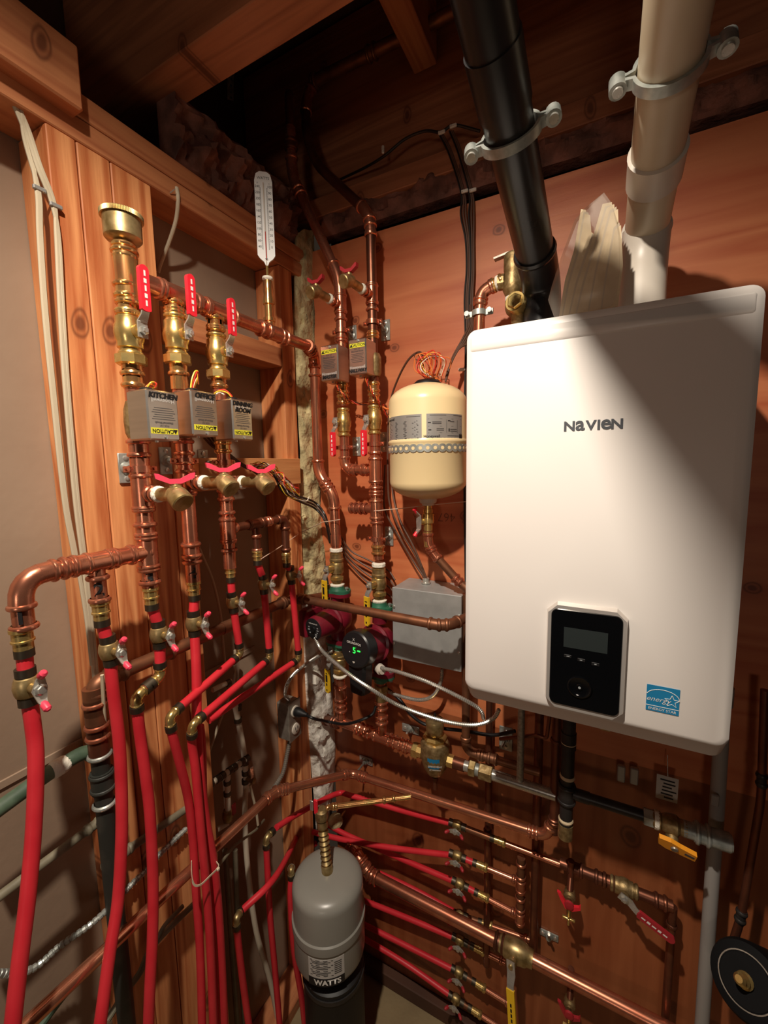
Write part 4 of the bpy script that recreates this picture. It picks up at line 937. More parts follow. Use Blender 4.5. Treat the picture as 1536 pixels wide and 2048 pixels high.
# below pump 1
rl, _ = run('supply_pipe', 'copper pipe under the left pump with press couplings', 'copper pipe', [V((p1c.x, -.09, bz(676, 1352))), V((p1c.x, -.09, bz(677, 1448)))], .0145, 'copper', elbow=False, fits=[('t', 676, 1385, .05), ('c', 676, 1415, .03), ('b', 677, 1440)])
zc_ = bz(765, 1468); 
rt_, pt_ = run('supply_pipe', 'copper pipe under the right pump meeting a sloping run of press fittings', 'copper pipe', [V((ux, -.09, z_b2-.02)), V((ux, -.09, zc_))], .0148, 'copper', elbow=False, fits=[('p', 767, 1385, .05, 'brass_dull'), ('h', 767, 1375, .02, 'brass_dull'), ('c', 766, 1410, .03), ('c', 766, 1438, .03)])
c0_, c1_ = B(690, 1446, .09), B(832, 1500, .09); 
run('supply_pipe', 'horizontal copper run with a row of press beads leading to the brass air separator', 'copper pipe', [V((p1c.x, -.09, c0_.z)), V((ux, -.09, (c0_.z+c1_.z)/2)), c1_], .0148, 'copper_bright', elbow=False,
    fits=[('c', 718, 1458, .025), ('c', 735, 1463, .025), ('t', 766, 1475, .06), ('c', 795, 1488, .03), ('c', 812, 1493, .02), ('h', 833, 1501, .02, 'brass')])
run('corner_branch_pipe', 'short copper pipe disappearing into the white insulation behind the black plug', 'copper pipe', [B(626, 1432, .01), B(676, 1446, .09)], .0140, 'copper_dark', elbow=False, fits=[('c', 650, 1438, .03), ('c', 672, 1444, .03)])

# ------------------------------------------------------------------ air separator + union + steel pipe
sp_ = B(870, 1500, .10)
a_ = thing('air_separator', 'bulky brass air separator with a dark vent cap and small blue label', 'air separator', V((sp_.x, sp_.y, B(870, 1550, .10).z)))
zz0 = B(872, 1546, .10).z; zz1 = B(874, 1440, .10).z; hh = zz1-zz0
MB().lathe(V((sp_.x, sp_.y, zz0)), Z, [(0, .012), (.004, .024), (hh*.15, .034), (hh*.3, .0395), (hh*.55, .041), (hh*.62, .036), (hh*.64, .03)], 28).build('body', 'brass_cast', a_)
MB().lathe(V((sp_.x, sp_.y, zz0+hh*.63)), Z, [(0, .032), (hh*.06, .034), (hh*.1, .029)], 8).build('hex_collar', 'brass', a_, False)
MB().lathe(V((sp_.x, sp_.y, zz0+hh*.72)), Z, [(0, .020), (hh*.05, .024), (hh*.25, .026), (hh*.28, .024)], 24).build('vent_cap', 'brass_dull', a_)
MB().lathe(V((sp_.x, sp_.y, zz0+hh*.99)), Z, [(0, .005), (.012, .005), (.013, .003), (.02, .003)], 10).build('vent_pin', 'rubber', a_)
vd = (CAM-sp_); vd.z = 0; vd.normalize(); xd_ = Z.cross(vd)
mb = MB(); n_ = 10; R_ = .0412
for k in range(n_+1):
    an = -.42+.84*k/n_-.12
    for zz in (.012+hh*.17, .012+hh*.36): rr_ = (.0375 if zz < .012+hh*.3 else .0405)+.0004; mb.v.append(V((sp_.x, sp_.y, zz0+zz))+vd*(math.cos(an)*rr_)+xd_*(math.sin(an)*rr_))
for k in range(n_): mb.f.append((2*k, 2*k+2, 2*k+3, 2*k+1))
mb.build('blue_label', 'blue', a_)
text('SPIROVENT', V((sp_.x, sp_.y, zz0+hh*.31))+vd*.0418, xd_, Z, .0075, 'white', a_, 'label_text'); text('air separator', V((sp_.x, sp_.y, zz0+hh*.25))+vd*.0412, xd_, Z, .006, 'white', a_, 'label_text')
MB().tube([V((sp_.x, sp_.y, zz0+.004)), V((sp_.x, sp_.y, zz0-.05))], .006, 12).build('drain_tail', 'copper_dark', a_)
MB().lathe(V((sp_.x, sp_.y, zz0-.012)), -Z, [(0, .009), (.01, .009)], 12).build('drain_tail_nut', 'copper_dark', a_)
e0_, e1_ = B(897, 1518, .10), B(1094, 1588, .10)
e1_.z = e0_.z = (e0_.z+e1_.z)/2
for q0, q1 in ((V((sp_.x-.052, sp_.y, e0_.z)), V((sp_.x+.055, sp_.y, e0_.z))),): MB().lathe(q0, (q1-q0), [(0, .018), (.014, .018), (.015, .015), (.09, .015), (.091, .018), (.107, .018)], 8).build('side_ports', 'brass', a_, False)
run('steel_pipe', 'bright steel pipe with brass union leading right from the air separator', 'steel pipe', [V((sp_.x+.05, -.10, e0_.z)), V((e1_.x+.02, -.10, e0_.z))], .0140, 'steel', elbow=False,
    fits=[('p', 915, 1526, .04, 'copper_dark'), ('h', 945, 1540, .018, 'brass_dull'), ('p', 955, 1545, .02, 'galv'), ('h', 970, 1550, .035, 'brass_cast')])

# ------------------------------------------------------------------ lower copper pipes
ro, pth = run('lower_copper_pipe', 'long copper pipe from the bottom left round the corner and down to the right', 'copper pipe',
    [V((.06, -1.05, .945)), S(548, 1584, .06), B(703, 1546, .10), B(1092, 1672, .10), V((B(1106, 1660, .10).x, -.10, B(1108, 1640, .1).z))], .0118, 'copper_bright', .025,
    fits=[('c', 545, 1588, .04), ('c', 568, 1580, .03), ('c', 690, 1550, .02), ('c', 728, 1552, .02), ('c', 1068, 1662, .03)])
vp_ = B(1108, 1650, .10)
run('copper_drop_pipe', 'dark copper pipe rising to the underside of the boiler beside the black fitting', 'copper pipe', [V((vp_.x, -.10, B(1108, 1665, .10).z)), V((vp_.x, -.10, 1.33))], .0110, 'copper_dark', elbow=False, fits=[('b', 1104, 1480), ('c', 1108, 1640, .02)])
q = B(975, 1600, .04); run('copper_drop_pipe', 'thin dark copper pipe on the plywood behind the steel pipe', 'copper pipe', [V((q.x, -.03, .30)), V((q.x, -.03, 1.42))], .0095, 'copper_dark', elbow=False, fits=[('b', 975, 1660)])
q = B(1070, 1750, .04); run('copper_drop_pipe', 'dark copper pipe right of the wood panel seam reaching the lower pipes', 'copper pipe', [V((q.x, -.035, .40)), V((q.x, -.035, 1.3))], .0110, 'copper_dark', elbow=False)
q = B(1040, 1500, .14); run('grey_drop_pipe', 'thin grey pipe hanging from the boiler underside to the steel pipe', 'pipe', [V((q.x, -.13, 1.32)), V((q.x, -.13, B(1038, 1560, .13).z))], .0085, 'rod', elbow=False)
f0, f1 = B(722, 1722, .05), B(1560, 2140, .07)
fa = B(739, 1749, .06); fb = V((1.25, -.06, fa.z+.012))
ro, pth = run('lower_main_pipe', 'thick copper pipe low on the back wall right of the grey tank', 'copper pipe', [B(700, 1688, .04), B(722, 1722, .06), fa, V((2.0, -.10, fa.z+.01))], .0175, 'copper', .02,
    fits=[('c', 708, 1690, .02), ('c', 724, 1724, .02), ('c', 742, 1752, .025), ('c', 1000, 1882, .03, 'copper_dark')])
pz_, tz_ = sample(pth, 1030, 1905)
t = thing('lever_ball_valve', 'long yellow lever valve hanging on the thick lower copper pipe', 'valve', pz_)
MB().lathe(pz_-tz_*.045, tz_, [(0, .021), (.012, .022), (.018, .026), (.045, .029), (.07, .026), (.076, .022), (.09, .021)], 20).build('valve_body', 'brass_dull', t)
out = V((-.15, -1, .05)).normalized(); MB().lathe(pz_, out, [(0, .013), (.038, .012), (.039, .006), (.05, .006)], 14).build('stem', 'brass_dull', t)
h_ = pz_+out*.045; dl_ = V((.12, -.2, -1)).normalized()
hd = MB().bar([h_-dl_*.012, h_+dl_*.02, h_+dl_*.035+out*.01, h_+dl_*.05+out*.012], [.022, .022, .018, .018], .003, out.cross(dl_)).build('lever', 'steel', t)
MB().bar([h_+dl_*.045+out*.012, h_+dl_*.20+out*.012], [.021, .021], .007, out.cross(dl_)).build('grip', 'yellow_vinyl', hd)
marks([(h_+dl_*(.08+.012*k)+out*.0162, dl_, out.cross(dl_), .008, .004) for k in range(5)], 'ink', hd, 'grip_print')

# red return tubes on the back wall -> valves -> brass -> right manifold
rr_ = .0082
def ret(k, pts, vpx, brass_end, labels, up=V((0, 0, 1)), dv=.06):
    v = B(vpx[0], vpx[1], dv)
    P_ = pts+[v]
    pex(labels[0], P_[:-1]+[v+(P_[-2]-v).normalized()*.018], rr_, 'red return tubes on the back wall')
    e = B(brass_end[0], brass_end[1], dv-.01); dr = (e-v).normalized()
    pex_valve(labels[1], v, dr, -Y, rr_, .9, 'small ball valves on the red return tubes', 'red_dull')
    m_ = v+dr*((e-v).length*.35)
    t = thing('return_connector', labels[2], 'copper pipe', e, 'copper ends of the return tubes')
    MB().tube([v+dr*.018, m_], rr_, 14).build('red_piece', 'pex_red' if k in (2, 3) else 'copper_old', t)
    adapter(t, m_+dr*.008, -dr, rr_*.95, .04); MB().tube([m_, e], rr_*.95, 14).build('pipe', 'copper', t)
    mb = MB(); bead(mb, e-dr*.012, dr, rr_); mb.build('bead_ring', 'copper', t)
ret(1, [S(553, 1655, .05), S(600, 1625, .05), B(672, 1588, .07), B(705, 1592, .06), B(800, 1620, .05)], (915, 1650), (1150, 1740), ('topmost red return tube bending from the corner behind the golden pipe', 'small dark valve on the topmost return tube', 'dark copper end of the topmost return tube'))
ret(2, [B(606, 1657, .10), B(640, 1668, .10), B(700, 1682, .09), B(800, 1698, .07)], (915, 1712), (1036, 1762), ('brightest red return tube crossing the white tuft toward the second valve', 'small ball valve on the second return tube', 'copper end of the second return tube'))
ret(3, [B(640, 1640, .05), B(690, 1668, .05), B(790, 1712, .05)], (920, 1768), (1034, 1828), ('red return tube third from the top, right of the grey tank', 'small ball valve on the third return tube', 'copper end of the third return tube'))
ret(4, [B(700, 1720, .03), B(820, 1775, .03)], (920, 1830), (1060, 1880), ('red return tube running close behind the thick copper pipe', 'small ball valve just above the thick copper pipe', 'copper end just above the thick copper pipe'), dv=.03)
ret(5, [B(700, 1790, .04), B(800, 1830, .04)], (920, 1880), (1010, 1925), ('red return tube first below the thick copper pipe', 'small ball valve first below the thick copper pipe', 'dark copper end first below the thick copper pipe'), dv=.035)
ret(6, [B(690, 1830, .05), B(800, 1885, .045)], (918, 1945), (1022, 2010), ('red return tube second below the thick copper pipe', 'small ball valve second below the thick copper pipe', 'copper end left of the yellow lever'), dv=.04)
ret(7, [B(690, 1855, .05), B(800, 1920, .045)], (912, 1998), (1010, 2062), ('lowest red return tube just above the floor', 'small ball valve on the lowest return tube', 'copper end of the lowest return tube'), dv=.04)
q = B(1042, 1740, .05)
run('return_manifold', 'vertical copper manifold collecting the upper return tubes', 'copper pipe', [V((q.x, -.05, B(1044, 1850, .05).z)), V((q.x, -.05, B(1042, 1715, .05).z))], .0105, 'copper_old', elbow=False, fits=[('b', 1044, 1728), ('b', 1044, 1752), ('t', 1043, 1770, .04), ('b', 1043, 1795), ('b', 1043, 1818), ('t', 1043, 1835, .04)], em='copper')
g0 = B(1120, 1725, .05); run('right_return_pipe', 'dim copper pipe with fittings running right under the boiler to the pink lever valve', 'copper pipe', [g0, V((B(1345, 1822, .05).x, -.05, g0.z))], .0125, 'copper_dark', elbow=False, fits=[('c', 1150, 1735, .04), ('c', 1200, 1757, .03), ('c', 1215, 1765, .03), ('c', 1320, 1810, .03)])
pz_, tz_ = sample([g0, V((B(1345, 1822, .05).x, -.05, g0.z))], 1246, 1778)
lever_valve('dim ball valve with a pink lever low on the right, slanting down', pz_, tz_, -Y, V((.9, 0, -.42)), .0120, hc='red_dull', L=.06, hl=.085, union=False, bm='brass_cast')
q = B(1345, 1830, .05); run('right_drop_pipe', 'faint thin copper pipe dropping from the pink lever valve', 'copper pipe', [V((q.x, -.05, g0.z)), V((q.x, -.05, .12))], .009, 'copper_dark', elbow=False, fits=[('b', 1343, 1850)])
for k, (px, py, lb_) in enumerate(((1139, 1795, 'hanging drain valve with red handle and brass cross key below the boiler'), (1139, 2012, 'hanging drain valve with dull red handle at the bottom edge'))):
    c = B(px, py, .09); t = thing('drain_cock', lb_, 'valve', c-Z*.05, 'hanging drain cocks with red handles')
    MB().tube([c+Z*.075+Y*.03, c+Z*.03+Y*.03, c], .008, 12).build('feed_stub', 'copper_dark', t)
    MB().lathe(c+Y*.02, -Y, [(0, .012), (.012, .014), (.02, .014), (.024, .010), (.03, .009)], 18).build('valve_body', 'brass_cast', t)
    h = c-Y*.012; mb = MB(); mb.prism([h+X*a_+Z*b_ for a_, b_ in ((-.028, .022), (-.020, .020), (-.006, -.002), (.006, -.004), (.022, .002), (.026, .008), (.026, -.004), (.008, -.016), (-.008, -.016), (-.020, .004))], -Y*.007); mb.build('wing_handle', 'red_vinyl' if k == 0 else 'red_dull', t, False)
    MB().lathe(h-Y*.006, -Y, [(0, .011), (.005, .010), (.006, .004)], 18).build('handle_hub', 'red_dull', t)
    MB().tube([c-Z*.01, c-Z*.052], .0055, 12).build('spout', 'brass_dull', t)
    mb = MB(); mb.box(c-Z*.056-Y*.004, (.030, .006, .006), None, .001); mb.box(c-Z*.056-Y*.004, (.005, .022, .018), None, .001); mb.build('cross_key', 'brass', t)
standoff('dim galvanized bracket under the boiler right of the copper drop', B(1098, 1868, .0), -Y, B(1098, 1868, .06), .01, up=X, w_=.02, h_=.05)
standoff('galvanized bracket lying sideways left of the air separator', B(822, 1457, .0), -Y, B(812, 1468, .06), .01, up=X, w_=.026, h_=.058)
standoff('galvanized bracket with slanting rod in the corner above the lower elbow', B(733, 1520, .0), -Y, B(712, 1546, .09), .01, up=X, w_=.026, h_=.050)
standoff('galvanized bracket behind the thin grey pipe under the boiler', B(1012, 1476, .0), -Y, B(1000, 1500, .05), .01, w_=.036, h_=.07)

# ------------------------------------------------------------------ black iron gas line
gx = B(1133, 1600, .13)
g_, gp_ = run('gas_pipe', 'black iron gas drop with a tee under the boiler and cream sealant rings', 'gas pipe', [V((gx.x, -.13, 1.325)), V((gx.x, -.13, B(1127, 1672, .13).z))], .0148, 'black_iron', elbow=False,
    fits=[('p', 1135, 1480, .04), ('t', 1134, 1585, .05, 'black_iron'), ('p', 1130, 1660, .035, 'brass_cast')])
mb = MB()
for py in (1487, 1555, 1642, 1605): mb.lathe(V((gx.x, -.13, B(1134, py, .13).z)), Z, [(0, .0158), (.004, .017), (.008, .0155)], 20)
mb.build('sealant_rings', 'paper', g_)
e0_ = B(1150, 1588, .13); gl0 = V((gx.x, -.13, e0_.z)); gl1 = B(1300, 1643, .13); gl1 = V((gl1.x, -.13, e0_.z)); gl2 = V((B(1462, 1702, .13).x, -.13, e0_.z))
run('gas_pipe', 'glossy black gas pipe running right from the tee to the orange valve', 'gas pipe', [gl0, gl1], .0120, 'black_iron', elbow=False, fits=[('p', 1165, 1590, .03), ('h', 1295, 1640, .02, 'galv')])
t = thing('gas_valve', 'brass gas valve with an orange lever handle right of the black pipe', 'gas valve', gl1-Z*.02)
ml = V((B(1365, 1668, .13).x, -.13, e0_.z)); L_ = (ml-gl1).length
MB().lathe(gl1, X, [(0, .013), (L_*.1, .018), (L_*.3, .019), (L_*.34, .015), (L_*.5, .020), (L_*.8, .021), (L_*.9, .016), (L_*1.1, .0165)], 20).build('valve_body', 'brass_cast', t)
MB().lathe(gl1+X*(L_*.12), X, [(0, .0185), (.005, .0195), (.010, .0185)], 18).build('tape_wrap', 'tape', t)
hc_ = B(1348, 1688, .17); MB().lathe(V((hc_.x, -.13, e0_.z-.012)), V((0, -.9, -.4)), [(0, .012), (.034, .011)], 14).build('stem', 'brass_cast', t)
hv = V((.95, -.0, -.20)).normalized(); un = V((0, -.9, -.4)).normalized(); sdv = un.cross(hv)
mb = MB(); hp = [(-.026, -.009), (-.030, .012), (-.010, .016), (.008, .012), (.036, .010), (.038, -.010), (.010, -.012), (-.012, -.014)]
mb.prism([hc_+hv*a_+sdv*b_ for a_, b_ in hp], un*.009); hd = mb.build('lever', 'orange_paint', t, False)
MB().lathe(hc_+un*.009, un, [(0, .007), (.003, .006)], 14).build('stem_nut', 'box_steel', hd)
marks([(hc_+hv*.026+un*.0092, hv, sdv, .016, .006)], 'ink_grey', hd, 'grip_print')
f_, _ = run('gas_connector', 'short grey galvanized fitting at the right end of the gas valve', 'gas pipe', [ml, gl2], .0165, 'galv', elbow=False, fits=[('c', 1400, 1682, .03), ('p', 1435, 1694, .03)])
o, _ = run('small_tube', 'thin dark copper tube looping up beside the gas drop', 'copper tube', [B(1000, 1478, .1), B(1075, 1470, .12), B(1093, 1478, .12), V((B(1100, 1500, .12).x, -.12, 1.23))], .0045, 'copper_dark', .02, elbow=False)
q = B(1208, 1490, .15); run('boiler_outlet_pipe', 'dark pipe with brass nut under the middle of the boiler', 'pipe', [V((q.x, -.16, 1.325)), V((q.x, -.16, 1.235))], .0120, 'copper_dark', elbow=False, fits=[('h', 1208, 1500, .02, 'brass_dull'), ('c', 1208, 1486, .02, 'brass_dull')])
MB()
for k, (px, py) in enumerate(((1242, 1543), (1268, 1548))):
    o = MB().box(B(px, py, .02)-Y*.006, (.017, .012, .042), None, .002).build('wall_clip', 'label_silver'); tag(o, ('small grey wall clip left of two under the boiler', 'small grey wall clip right of two under the boiler')[k], 'clip')
tg = thing('paper_tag', 'small white printed tag hanging under the boiler on the right', 'tag', B(1334, 1592, .05)); c = B(1334, 1577, .05)
MB().box(c, (.042, .0012, .060), None, 0).build('card', 'label_white', tg, False)
marks([(c-Y*.0008+Z*(.02-.0085*k)+X*(.004 if k % 2 else 0), X, Z, .028-.005*(k % 3), .0035) for k in range(6)], 'ink', tg, 'print')
MB().tube([c+Z*.028, c+Z*.07+Y*.02], .0008, 6).build('string', 'rod', tg)
# ------------------------------------------------------------------ cream expansion tank
ct = V((.440, -.106, 0)); tz1, tz0 = D(857, 768, 1.06).z, D(857, 1000, 1.06).z; Hh = tz1-tz0; R = .0985
ct.x = D(856, 885, 1.07).x; ct.y = D(856, 885, 1.07).y-.002; ct.y = min(ct.y, -.101)
ck = thing('expansion_tank', 'cream expansion tank strapped to the plywood left of the white boiler', 'expansion tank', V((ct.x, ct.y, tz0)), 'expansion tanks')
c0 = V((ct.x, ct.y, tz0))
def dome(R, h, n=8, up=True): return [(math.sin(PI/2*k/n)*h, R*math.cos(PI/2*k/n)) for k in range(n+1)]
bot = [(.045-t, r) for t, r in reversed(dome(R, .045))]; bot[0] = (0, .002)
prof = bot[:-1]+[(.045, R), (Hh*.5-.007, R), (Hh*.5-.004, R+.0022), (Hh*.5+.001, R+.0026), (Hh*.5+.004, R+.0006)]+[(Hh*.5+.006, R)]+[(Hh-.05+t, r) for t, r in dome(R, .05)]
prof[-1] = (Hh, .002)
MB().lathe(c0, Z, prof, 64).build('shell', 'cream_paint', ck, True, 45)
MB().lathe(c0+Z*.004, -Z, [(0, .024), (.012, .022), (.016, .016), (.02, .015)], 24).build('bottom_neck', 'pvc_white', ck)
MB().lathe(c0+Z*(Hh-.006), Z, [(0, .034), (.006, .034), (.012, .028), (.014, .02)], 24).build('top_cap', 'rubber', ck)
vd = (CAM-ct); vd.z = 0; vd.normalize(); xd = Z.cross(vd)
def wrapc(a0, z0, rr=R): 
    return lambda x, y: ct.xy.to_3d()+vd*(math.cos(a0+x/rr)*(rr+.0006))+xd*(math.sin(a0+x/rr)*(rr+.0006))+Z*(z0+y)
def cyl_label(a0, a1, z0, z1, m, nm, n=14, off=.0004):
    mb = MB()
    for k in range(n+1):
        a = a0+(a1-a0)*k/n; d_ = vd*math.cos(a)+xd*math.sin(a)
        for rr in (R-.001, R+off):
            for z in (z0, z1): mb.v.append(ct.xy.to_3d()+d_*rr+Z*z)
    for k in range(n):
        a = 4*k; mb.f += [(a+2, a+6, a+7, a+3), (a, a+1, a+5, a+4), (a, a+4, a+6, a+2), (a+1, a+3, a+7, a+5)]
    mb.f += [(0, 2, 3, 1), (4*n, 4*n+1, 4*n+3, 4*n+2)]
    return mb.build(nm, m, ck)
zl1, zl0 = D(850, 829, .98).z, D(850, 880, .98).z
cyl_label(-1.3, -.14, zl0, zl1, 'label_silver', 'left_label'); cyl_label(-.03, .97, zl0, zl1, 'label_silver', 'right_label')
lh = zl1-zl0
def cmarks(lst, m='ink_grey'):
    mb = MB()
    for (a, v, wa, h) in lst:
        n = 3
        for k in range(n+1):
            aa = a-wa/2+wa*k/n; d_ = vd*math.cos(aa)+xd*math.sin(aa)
            mb.v.append(ct.xy.to_3d()+d_*(R+.0008)+Z*(zl0+lh*(v-h/2))); mb.v.append(ct.xy.to_3d()+d_*(R+.0008)+Z*(zl0+lh*(v+h/2)))
        b0 = len(mb.v)-2*(n+1)
        for k in range(n): mb.f.append((b0+2*k, b0+2*k+2, b0+2*k+3, b0+2*k+1))
    return mb.build('small_print', m, ck)
cmarks([(-.72, v, .96-.1*(i % 3), .022) for i, v in enumerate((.74, .70, .66, .62, .50, .46, .42, .38, .24, .20, .16))]+[(-.72, v, 1.0, .035) for v in (.57, .31, .08)]+[(-.35, .92, .35, .02)]
       +[(.47, v, .92, .012) for v in (.80, .52, .26)]+[(a, .52, .008, .5) for a in (.46, .78)]+[(.22, v, .22, .03) for v in (.68, .62)]+[(.3, .36, .18, .03), (.3, .42, .18, .03)]+[(.62, .7, .12, .03), (.66, .4, .2, .03), (.66, .33, .2, .03), (.66, .15, .35, .03), (.25, .94, .4, .02), (.8, .94, .3, .02)])
cmarks([(.91, .14, .12, .16), (.53, .37, .03, .12), (.04, .66, .07, .04), (.05, .38, .07, .04), (.53, .73, .07, .04)], 'ink')
text('Honeywell', None, X, Z, .009, 'ink', ck, 'brand_lettering', bold=.0002, wrap=wrapc(.10, zl0+lh*.13)); text('Honeywell', None, X, Z, .009, 'ink', ck, 'brand_lettering', bold=.0002, wrap=wrapc(-1.14, zl0+lh*.88))
# perforated hanger strap round the tank
zs_ = D(850, 896, .98).z; st_ = MB(); n = 132; seg = 2*PI/n
for ro_ in (R+.0012,):
    pts_in, pts_out = [], []
per = 12  # per link segments
links = 36
def sw(a): return .0055+.0042*abs(math.cos(a*links/2))**.6
N_ = links*8
hole = []
v0 = []
for k in range(N_):
    a = 2*PI*k/N_; d_ = vd*math.cos(a)+xd*math.sin(a); w_ = sw(a)/1
    v0.append([ct.xy.to_3d()+d_*(R+o_)+Z*(zs_+q_*w_) for o_, q_ in ((.0006, -1), (.0022, -1), (.0022, 1), (.0006, 1))])
for r_ in v0: st_.v += r_
for k in range(N_):
    for j in range(4): a_, b_ = 4*k+j, 4*k+(j+1) % 4; c_, d__ = 4*((k+1) % N_)+j, 4*((k+1) % N_)+(j+1) % 4; st_.f.append((a_, b_, d__, c_))
strap = st_.build('perforated_strap', 'galv', None, True); tag(strap, 'perforated metal strap around the middle of the cream tank', 'metal strap')
hm = MB()
for k in range(links):
    a = 2*PI*k/links; d_ = vd*math.cos(a)+xd*math.sin(a); hm.lathe(ct.xy.to_3d()+d_*(R+.0012)+Z*zs_, d_, [(0, .0042), (.0013, .0042)], 12)
hm.build('strap_holes', 'cream_paint', strap)
# valve + pipe under the cream tank
vc = V((ct.x-.003, ct.y, D(855, 1045, 1.07).z))
def Dt(px, py): return D(px, py, 1.07)
t1_ = V((ct.x, ct.y, tz0-.012)); t2_ = V((ct.x, ct.y, Dt(862, 1100).z)); t3_ = B(925, 1172, .10)
r_, pp_ = run('tank_feed_pipe', 'copper pipe bending from under the cream tank toward the boiler edge', 'copper pipe', [t1_-Z*.03, t2_, t3_, t3_+V((.06, 0, -.03))], .0110, 'copper_old', .03, em='copper', fits=[('p', 862, 1078, .04, 'brass'), ('c', 862, 1098, .02, 'copper'), ('c', 915, 1160, .025, 'copper')])
lv_ = thing('tank_valve', 'small brass valve with red-tipped steel handle under the cream tank', 'valve', vc-Z*.02)
MB().lathe(t1_, -Z, [(0, .011), (.012, .011), (.013, .013), (.024, .013), (.026, .016), (.038, .0165), (.05, .016), (.052, .012), (.07, .012)], 16).build('valve_body', 'brass', lv_)
h_ = vc+V((-.55, -.83, 0)).normalized()*.026
MB().lathe(vc, V((-.55, -.83, 0)), [(0, .009), (.026, .008)], 12).build('stem', 'brass', lv_)
hd = MB().bar([h_+Z*.030+V((-.004, -.012, 0)), h_+Z*.018, h_, h_-Z*.018, h_-Z*.030+V((-.004, -.012, 0))], [.008, .016, .020, .016, .008], .003, V((.83, -.55, 0))).build('handle', 'steel', lv_)
for q_ in (-1, 1): MB().lathe(h_+Z*(q_*.026)+V((-.003, -.007, 0)), V((-.3, -.5, q_*.8)), [(0, .005), (.012, .006), (.014, .003)], 12).build('handle_tip', 'red_vinyl', hd)

# ------------------------------------------------------------------ grey expansion tank at the bottom
g = D(661, 1830, 1.19); gz1 = D(655, 1730, 1.16).z; gz0 = D(660, 1955, 1.12).z; Rg = .099
g = V((.194, -.285, 0)); gz1 = .678; gz0 = .405
gt = thing('expansion_tank', 'grey expansion tank standing low in the corner under the brass nipple', 'expansion tank', V((g.x, g.y, gz0)), 'expansion tanks')
c0 = V((g.x, g.y, gz0)); Hg = gz1-gz0
def fdome(R, h, n=12): return [(h*(1-(1-(k/n))**2.6)**(1/2.6) if k < n else h, R*(1-k/n)) for k in range(n+1)]
fd = [(h_-0, r_) for h_, r_ in [(.042*(1-(1-u)**0), 0) for u in (0,)]]
se = lambda R, h: [(h*math.sin(PI/2*k/10)**.8, R*math.cos(PI/2*k/10)**.55) for k in range(10)]+[(h*1.03, R*.18), (h*1.035, .004)]
prof = [(0, .03)]+[(.05-t, r) for t, r in reversed(dome(Rg, .05))][1:-1]+[(.05, Rg), (Hg*.52-.012, Rg), (Hg*.52-.010, Rg+.003), (Hg*.52, Rg+.0035), (Hg*.52+.014, Rg+.003), (Hg*.52+.017, Rg-.001)]+[(Hg-.036+t*.97, r) for t, r in se(Rg-.001, .036)]
MB().lathe(c0, Z, prof, 64).build('shell', 'grey_paint', gt, True, 45)
vd2 = (CAM-g); vd2.z = 0; vd2.normalize(); xd2 = Z.cross(vd2)
R = Rg; vd, xd, ct = vd2, xd2, V((g.x, g.y, 0)); ck = gt
zl0, zl1 = gz0+.042, gz0+.122; lh = zl1-zl0
cyl_label(-.62, .36, zl0, zl1, 'label_white', 'label'); cyl_label(-.62, .36, zl0, zl0+lh*.30, 'ink', 'label_band', off=.0009)
cmarks([(-.25-.02*(i % 3), v, .62-.1*(i % 3), .03) for i, v in enumerate((.95, .90, .85, .78, .72, .66, .58, .52, .46, .40))]+[(.19, .45+.07*k, .2, .03) for k in range(7)])
text('WATTS', None, X, Z, .021, 'white', gt, 'brand_lettering', bold=.0008, wrap=lambda x, y: V((g.x, g.y, 0))+vd2*(math.cos(-.10+x/Rg)*(Rg+.0014))+xd2*(math.sin(-.10+x/Rg)*(Rg+.0014))+Z*(zl0+lh*.15+y))
bs = thing('tank_pedestal', 'dark cylindrical base under the grey expansion tank', 'stand', V((g.x+.01, g.y, 0)))
MB().lathe(V((g.x+.01, g.y, 0)), Z, [(0, .085), (gz0-.005, .085), (gz0+.01, .06)], 40).build('column', 'rubber', bs)
MB().lathe(V((g.x+.01, g.y, gz0-.03)), Z, [(0, .088), (.012, .088)], 40).build('band', 'black_iron', bs)
nb = V((g.x, g.y, gz1-.004)); nt_ = D(641, 1632, 1.08); nt_ = V((g.x-.004, g.y+.01, nt_.z))
nn = thing('tank_nipple', 'ribbed brass nipple and fittings on top of the grey expansion tank', 'pipe fitting', nb)
nt_ = B(644, 1640, -(g.y+.01)); dd_ = (nt_-nb); Ln = dd_.length
MB().lathe(nb, dd_, [(0, .016), (.02, .016)]+[(.022+(Ln-.05)*k/14, (.0150 if k % 2 else .0095)) for k in range(15)]+[(Ln-.02, .012), (Ln-.018, .016), (Ln, .016)], 18).build('nipple', 'brass_dull', nn)
pv = thing('tank_shutoff', 'small valve with a short red lever above the grey tank', 'valve', nt_, None)
MB().lathe(nt_, Z, [(0, .012), (.006, .018), (.012, .019), (.03, .017), (.036, .011)], 16).build('valve_body', 'brass_cast', pv)
MB().box(nt_+Z*.046+V((-.01, -.012, 0)), (.012, .005, .042), None, .001).build('lever', 'red_vinyl', pv)
MB().box(nt_+Z*.040+V((-.028, -.008, 0)), (.010, .004, .03), None, .001).build('steel_tab', 'steel', pv)
run('golden_pipe', 'thin golden copper pipe leading right from the valve above the grey tank', 'copper pipe', [nt_+Z*.016+Y*.01, nt_+Z*.034+V((.012, .012, 0)), B(668, 1613, .24), B(822, 1593, .15)], .0075, 'copper_brass', .012, elbow=False, fits=[('c', 668, 1613, .02), ('b', 768, 1601), ('b', 788, 1598)])

